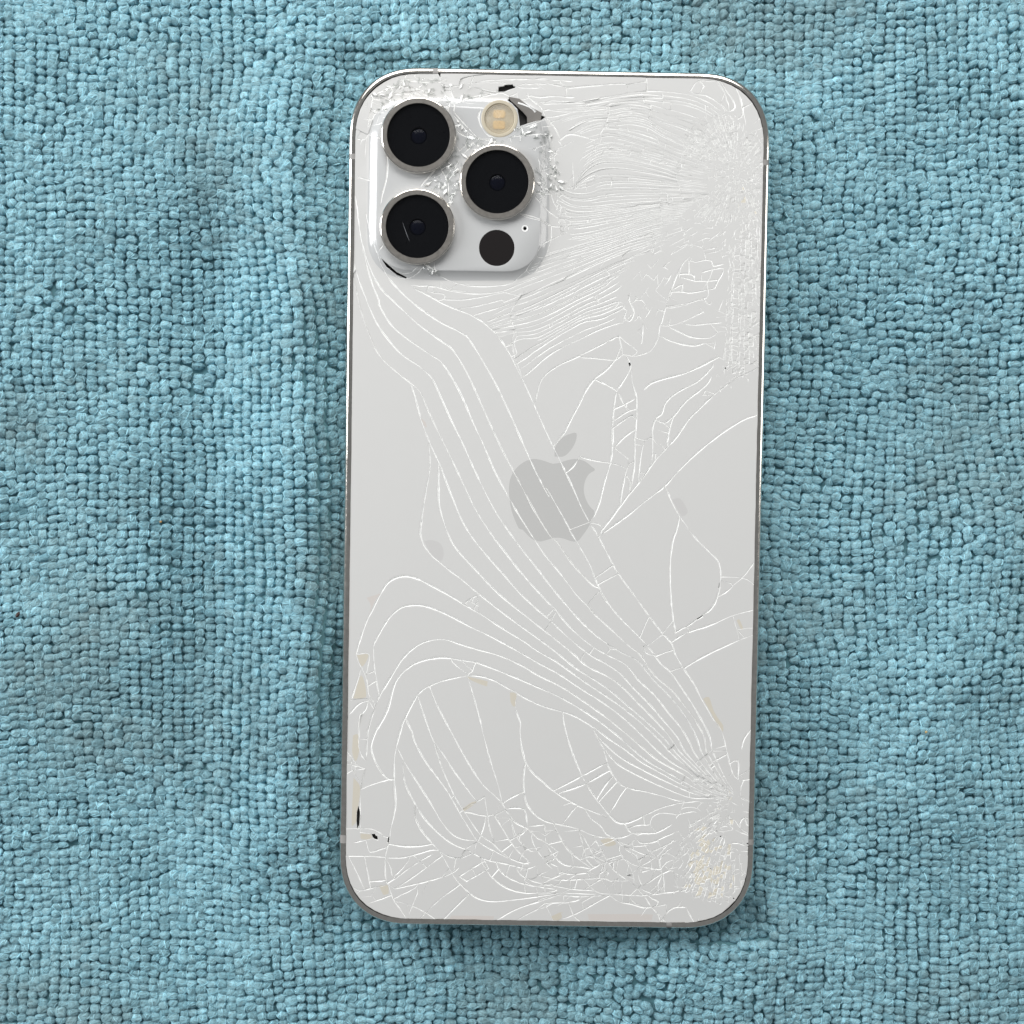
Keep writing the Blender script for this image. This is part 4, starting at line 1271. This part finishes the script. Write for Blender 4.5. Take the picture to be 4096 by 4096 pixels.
# the white paint and glue left under the glass
PL = px_phone(P, PT)
PLZ = plat_z(P) + PT - 0.10 - 0.42
mesh_obj('paint_layer', np.c_[PL, PLZ] * MM, T[:, ::-1], simple('white_paint', (0.66, 0.655, 0.645), 0.6), phone)
order = np.argsort(-sa)
tri_of = [[] for _ in range(NS)]
for ti, s in enumerate(sinv):
    if not emb[ti]:
        tri_of[s].append(ti)
big_n = 0
rest = []
for s in order:
    if not tri_of[s]:
        continue
    if big_n < 300 and sa[s] > 260:
        v, f, mi, sm = gather(tri_of[s])
        mesh_obj('glass_shard', v, f, SM, phone, mi, sm)
        big_n += 1
    else:
        rest.extend(tri_of[s])
v, f, mi, sm = gather(rest)
o = mesh_obj('crushed_glass', v, f, SM, phone, mi, sm)
o['kind'] = 'stuff'
tag(o, 'finely crushed white glass round the points of impact')
tm_keep = tm.copy()
v, f, mi, sm = gather(np.nonzero(emb)[0])
mi = [0 if x != 2 else 1 for x in mi]
o = mesh_obj('emblem', v, f, [M_EMB, M_FRAC], phone, mi, sm)
tag(o, 'grey apple-shaped emblem with a bite and a leaf, crossed by cracks')
print('shards', NS, 'as objects', big_n, 'tris', len(T))

# ------------------------------------------------------------------ lenses
def lathe(name, prof, mat, parent, centre, n=72, smooth=True, mats=None, mi=None):
    """prof: list of (r, z) mm; r 0 closes with a point"""
    vs_, fs, sm, mm_ = [], [], [], []
    rings_ = []
    for r, z in prof:
        if r < 1e-6:
            rings_.append([len(vs_)])
            vs_.append((centre[0] * MM, centre[1] * MM, z * MM))
        else:
            rings_.append(list(range(len(vs_), len(vs_) + n)))
            for k in range(n):
                a = 2 * math.pi * k / n
                vs_.append(((centre[0] + r * math.cos(a)) * MM, (centre[1] + r * math.sin(a)) * MM, z * MM))
    for i in range(len(rings_) - 1):
        A, B = rings_[i], rings_[i + 1]
        for k in range(n):
            k2 = (k + 1) % n
            if len(A) == 1:
                fs.append((A[0], B[k], B[k2]))
            elif len(B) == 1:
                fs.append((A[k], B[0], A[k2]))
            else:
                fs.append((A[k], B[k], B[k2], A[k2]))
            mm_.append(mi[i] if mi else 0)
    o = mesh_obj(name, vs_, fs, mats or mat, parent, mm_, True if smooth else None)
    if smooth:
        o.data.set_sharp_from_angle(angle=math.radians(14))
    return o


PTOP = PT - 0.10 + PHT
for (cpt, lab) in LENSES:
    c = px_phone([cpt], PTOP + 1.2)[0]
    rim = PTOP + 1.25
    ring = lathe('camera_lens', [(5.36, rim - 0.45), (5.30, rim - 0.28), (5.30, rim - 0.06), (5.36, rim), (6.14, rim), (6.25, rim - 0.05), (6.33, rim - 0.13), (6.37, rim - 0.25), (6.36, PTOP - 0.35), (5.9, PTOP - 0.35)],
                 M_RING, phone, c, 96, mats=[M_RING, M_STEEL], mi=[0, 0, 0, 0, 1, 1, 1, 1, 1])
    tag(ring, lab)
    lathe('cover_glass', [(0, rim - 0.10), (5.18, rim - 0.10), (5.27, rim - 0.16), (5.27, rim - 0.4), (0, rim - 0.4)], M_COVER, ring, c, 80)
    lathe('barrel', [(5.34, rim - 0.46), (5.2, rim - 0.60), (1.42, rim - 0.74), (1.4, rim - 1.6), (0, rim - 1.6)], M_BARREL, ring, c, 64)
    lathe('lens_element', [(1.39, rim - 1.15), (1.2, rim - 1.00), (0.8, rim - 0.88), (0.4, rim - 0.82), (0, rim - 0.80)], M_ELEM, ring, c, 48)

# scratch on the lower left lens
M_SCR = simple('scratch', (0.24, 0.25, 0.27), 0.4)
sc_px = parse('K 890,730 920,820 945,890 970,960 995,1020')
sp = px_phone(sc_px, PTOP + 1.2)
vv, ff = [], []
for i, q in enumerate(sp):
    w_ = 0.030 * math.sin(math.pi * (i + 0.25) / (len(sp) - 0.5))
    vv += [((q[0] - w_) * MM, q[1] * MM, (PTOP + 1.25 - 0.095) * MM), ((q[0] + w_) * MM, q[1] * MM, (PTOP + 1.25 - 0.095) * MM)]
ff = [(2 * i, 2 * i + 1, 2 * i + 3, 2 * i + 2) for i in range(len(sp) - 1)]
mesh_obj('scratch', vv, ff, M_SCR, phone)

# ------------------------------------------------------------------ depth sensor, microphone, flash
c = px_phone([(1987, 993)], PTOP)[0]
o = lathe('depth_sensor', [(0, PTOP + 0.01), (2.98, PTOP + 0.01), (3.05, PTOP - 0.04), (3.05, PTOP - 0.5), (0, PTOP - 0.5)], M_LIDAR, phone, c, 72)
tag(o, 'flat round black depth sensor below the right lens')
c = px_phone([(2100, 914)], PTOP)[0]
o = lathe('microphone_hole', [(0.56, PTOP + 0.0), (0.54, PTOP + 0.03), (0.42, PTOP + 0.02), (0.30, PTOP - 0.12), (0.28, PTOP - 0.7), (0, PTOP - 0.7)], None, phone, c, 32,
          mats=[M_FRAC, M_DARK], mi=[0, 0, 0, 1, 1])
tag(o, 'tiny round microphone hole right of the depth sensor')
c = px_phone([(1998, 475)], PTOP)[0]
fl = lathe('flash', [(3.12, PTOP - 0.6), (3.12, PTOP + 0.02), (3.0, PTOP + 0.10), (2.62, PTOP + 0.10), (2.50, PTOP - 0.02), (2.45, PTOP - 0.75), (0, PTOP - 0.75)], M_CREAM, phone, c, 72)
tag(fl, 'round cream coloured flash between the upper lenses')
for sgn in (1, -1):
    q = rounded_rect(2.1, 1.45, 0.45, 5, 2.2) + c + np.array([-0.05, sgn * 0.92])
    n = len(q)
    v = [(p[0] * MM, p[1] * MM, (PTOP - 0.72) * MM) for p in q] + [((c[0] - 0.05 + (p[0] - c[0] + 0.05) * 0.85) * MM, (c[1] + sgn * 0.92 + (p[1] - c[1] - sgn * 0.92) * 0.85) * MM, (PTOP - 0.60) * MM) for p in q]
    f = [tuple(range(n, 2 * n))] + [(i, (i + 1) % n, n + (i + 1) % n, n + i) for i in range(n)]
    mesh_obj('flash_diode', v, f, M_LED, fl)
prof = []
for i in range(13):
    r = 2.44 * (1 - i / 12.0)
    z = PTOP - 0.02 + 0.16 * (1 - (r / 2.44) ** 2)
    prof.append((r, z))
    if 0 < i < 11:
        prof.append((r - 0.05, z - 0.05))
lathe('fresnel_lens', prof, M_FLENS, fl, c, 64)

# what shows through the hole beside the flash: grey bracket over the black inside
bz = PT + 0.05
br = px_phone(parse('J 905,490 1070,520 1200,620 1420,740 1395,890 1195,940 1190,800 1130,730 930,540'), bz)
o = slab('inner_bracket', br[::-1], bz - 0.35, bz, M_BRACKET)
tag(o, 'grey metal bracket showing through the hole beside the flash')

# ------------------------------------------------------------------ loose clear glass chips
rc = random.Random(4)
vv, ff, cmi = [], [], []


def chip(px, z, s):
    q = px_phone([px], z)[0]
    ax = rc.uniform(0, 6.28)
    k = rc.randint(3, 5)
    b0 = len(vv)
    st = rc.uniform(1.4, 4.0)
    tl = Matrix.Rotation(rc.uniform(-0.5, 0.5), 3, 'X') @ Matrix.Rotation(rc.uniform(-0.5, 0.5), 3, 'Y')
    R_ = Matrix.Rotation(ax, 3, 'Z') @ tl
    for lev, zz, sc_ in ((0, 0, 1.0), (1, 0.35, 0.72)):
        for i in range(k):
            a_ = 6.283 * i / k + 0.3 * math.sin(7 * i + ax)
            p = R_ @ Vector((math.cos(a_) * s * st * sc_, math.sin(a_) * s * sc_, zz * s * 2))
            vv.append(((q[0] + p.x) * MM, (q[1] + p.y) * MM, (z + p.z) * MM))
    cmi.extend([1 if rc.random() < 0.18 else 0] * (k + 2))
    ff.append(tuple(b0 + i for i in reversed(range(k))))
    ff.append(tuple(b0 + k + i for i in range(k)))
    for i in range(k):
        j = (i + 1) % k
        ff.append((b0 + i, b0 + j, b0 + k + j, b0 + k + i))


for poly, n, s0, s1 in ((CH1, 90, 0.05, 0.36), (CH2, 80, 0.05, 0.32), (CH3, 70, 0.05, 0.28),
                        (parse('K 1180,1400 1300,1380 1420,1420 1470,1540 1400,1560 1200,1540'), 22, 0.08, 0.24),
                        (parse('J 880,1010 1050,960 1450,850 1560,1000 1500,1120 950,1150'), 30, 0.08, 0.30)):
    lo, hi = poly.min(0), poly.max(0)
    k = 0
    while k < n:
        p = np.array([rc.uniform(lo[0], hi[0]), rc.uniform(lo[1], hi[1])])
        if in_poly([p], poly)[0]:
            chip(p, PT - 0.06 + float(plat_z([p])[0]) + 0.02, rc.uniform(s0, s1))
            k += 1
o = mesh_obj('glass_crumbs', vv, ff, [M_CHIP, M_FRAC], phone, cmi)
o['kind'] = 'stuff'

# ================================================================== small things on the towel
def crumb(name, px, s, col, label):
    w = px_plane([px], 1.0)[0]
    z = float(towel_height(np.array([w[0]]), np.array([w[1]]))[0]) + 1.35
    m = worn(simple(name + '_skin', col, 0.6), 2500, 0.4, 0.8)
    r = np.random.default_rng(int(px[0]))
    vs_, fs = [], []
    n, mrings = 9, 6
    for i in range(mrings):
        el = math.pi * (i + 0.5) / mrings - math.pi / 2
        for k in range(n):
            a_ = 2 * math.pi * k / n
            rr = 1 + r.normal(0, 0.13)
            x_ = math.cos(el) * math.cos(a_) * s[0] * rr; y_ = math.cos(el) * math.sin(a_) * s[1] * rr
            ca, sa_ = math.cos(s[3]), math.sin(s[3])
            vs_.append(((w[0] + x_ * ca - y_ * sa_) * MM, (w[1] + x_ * sa_ + y_ * ca) * MM, (z + math.sin(el) * s[2] * rr) * MM))
    for i in range(mrings - 1):
        for k in range(n):
            k2 = (k + 1) % n
            fs.append((i * n + k, i * n + k2, (i + 1) * n + k2, (i + 1) * n + k))
    fs.append(tuple(reversed(range(n)))); fs.append(tuple((mrings - 1) * n + k for k in range(n)))
    o = mesh_obj(name, vs_, fs, m, None, smooth=True)
    tag(o, label, 'crumb')
    return o


crumb('crumb', (77, 2457), (0.62, 0.30, 0.3, 1.0), (0.035, 0.014, 0.010), 'dark brown crumb caught in the towel at the left edge')
crumb('crumb', (630, 2090), (0.26, 0.2, 0.2, 0.3), (0.45, 0.27, 0.10), 'tiny orange speck on the towel left of the phone')
crumb('crumb', (3692, 2920), (0.26, 0.2, 0.2, 0.9), (0.50, 0.36, 0.16), 'tiny yellowish speck on the towel right of the phone')
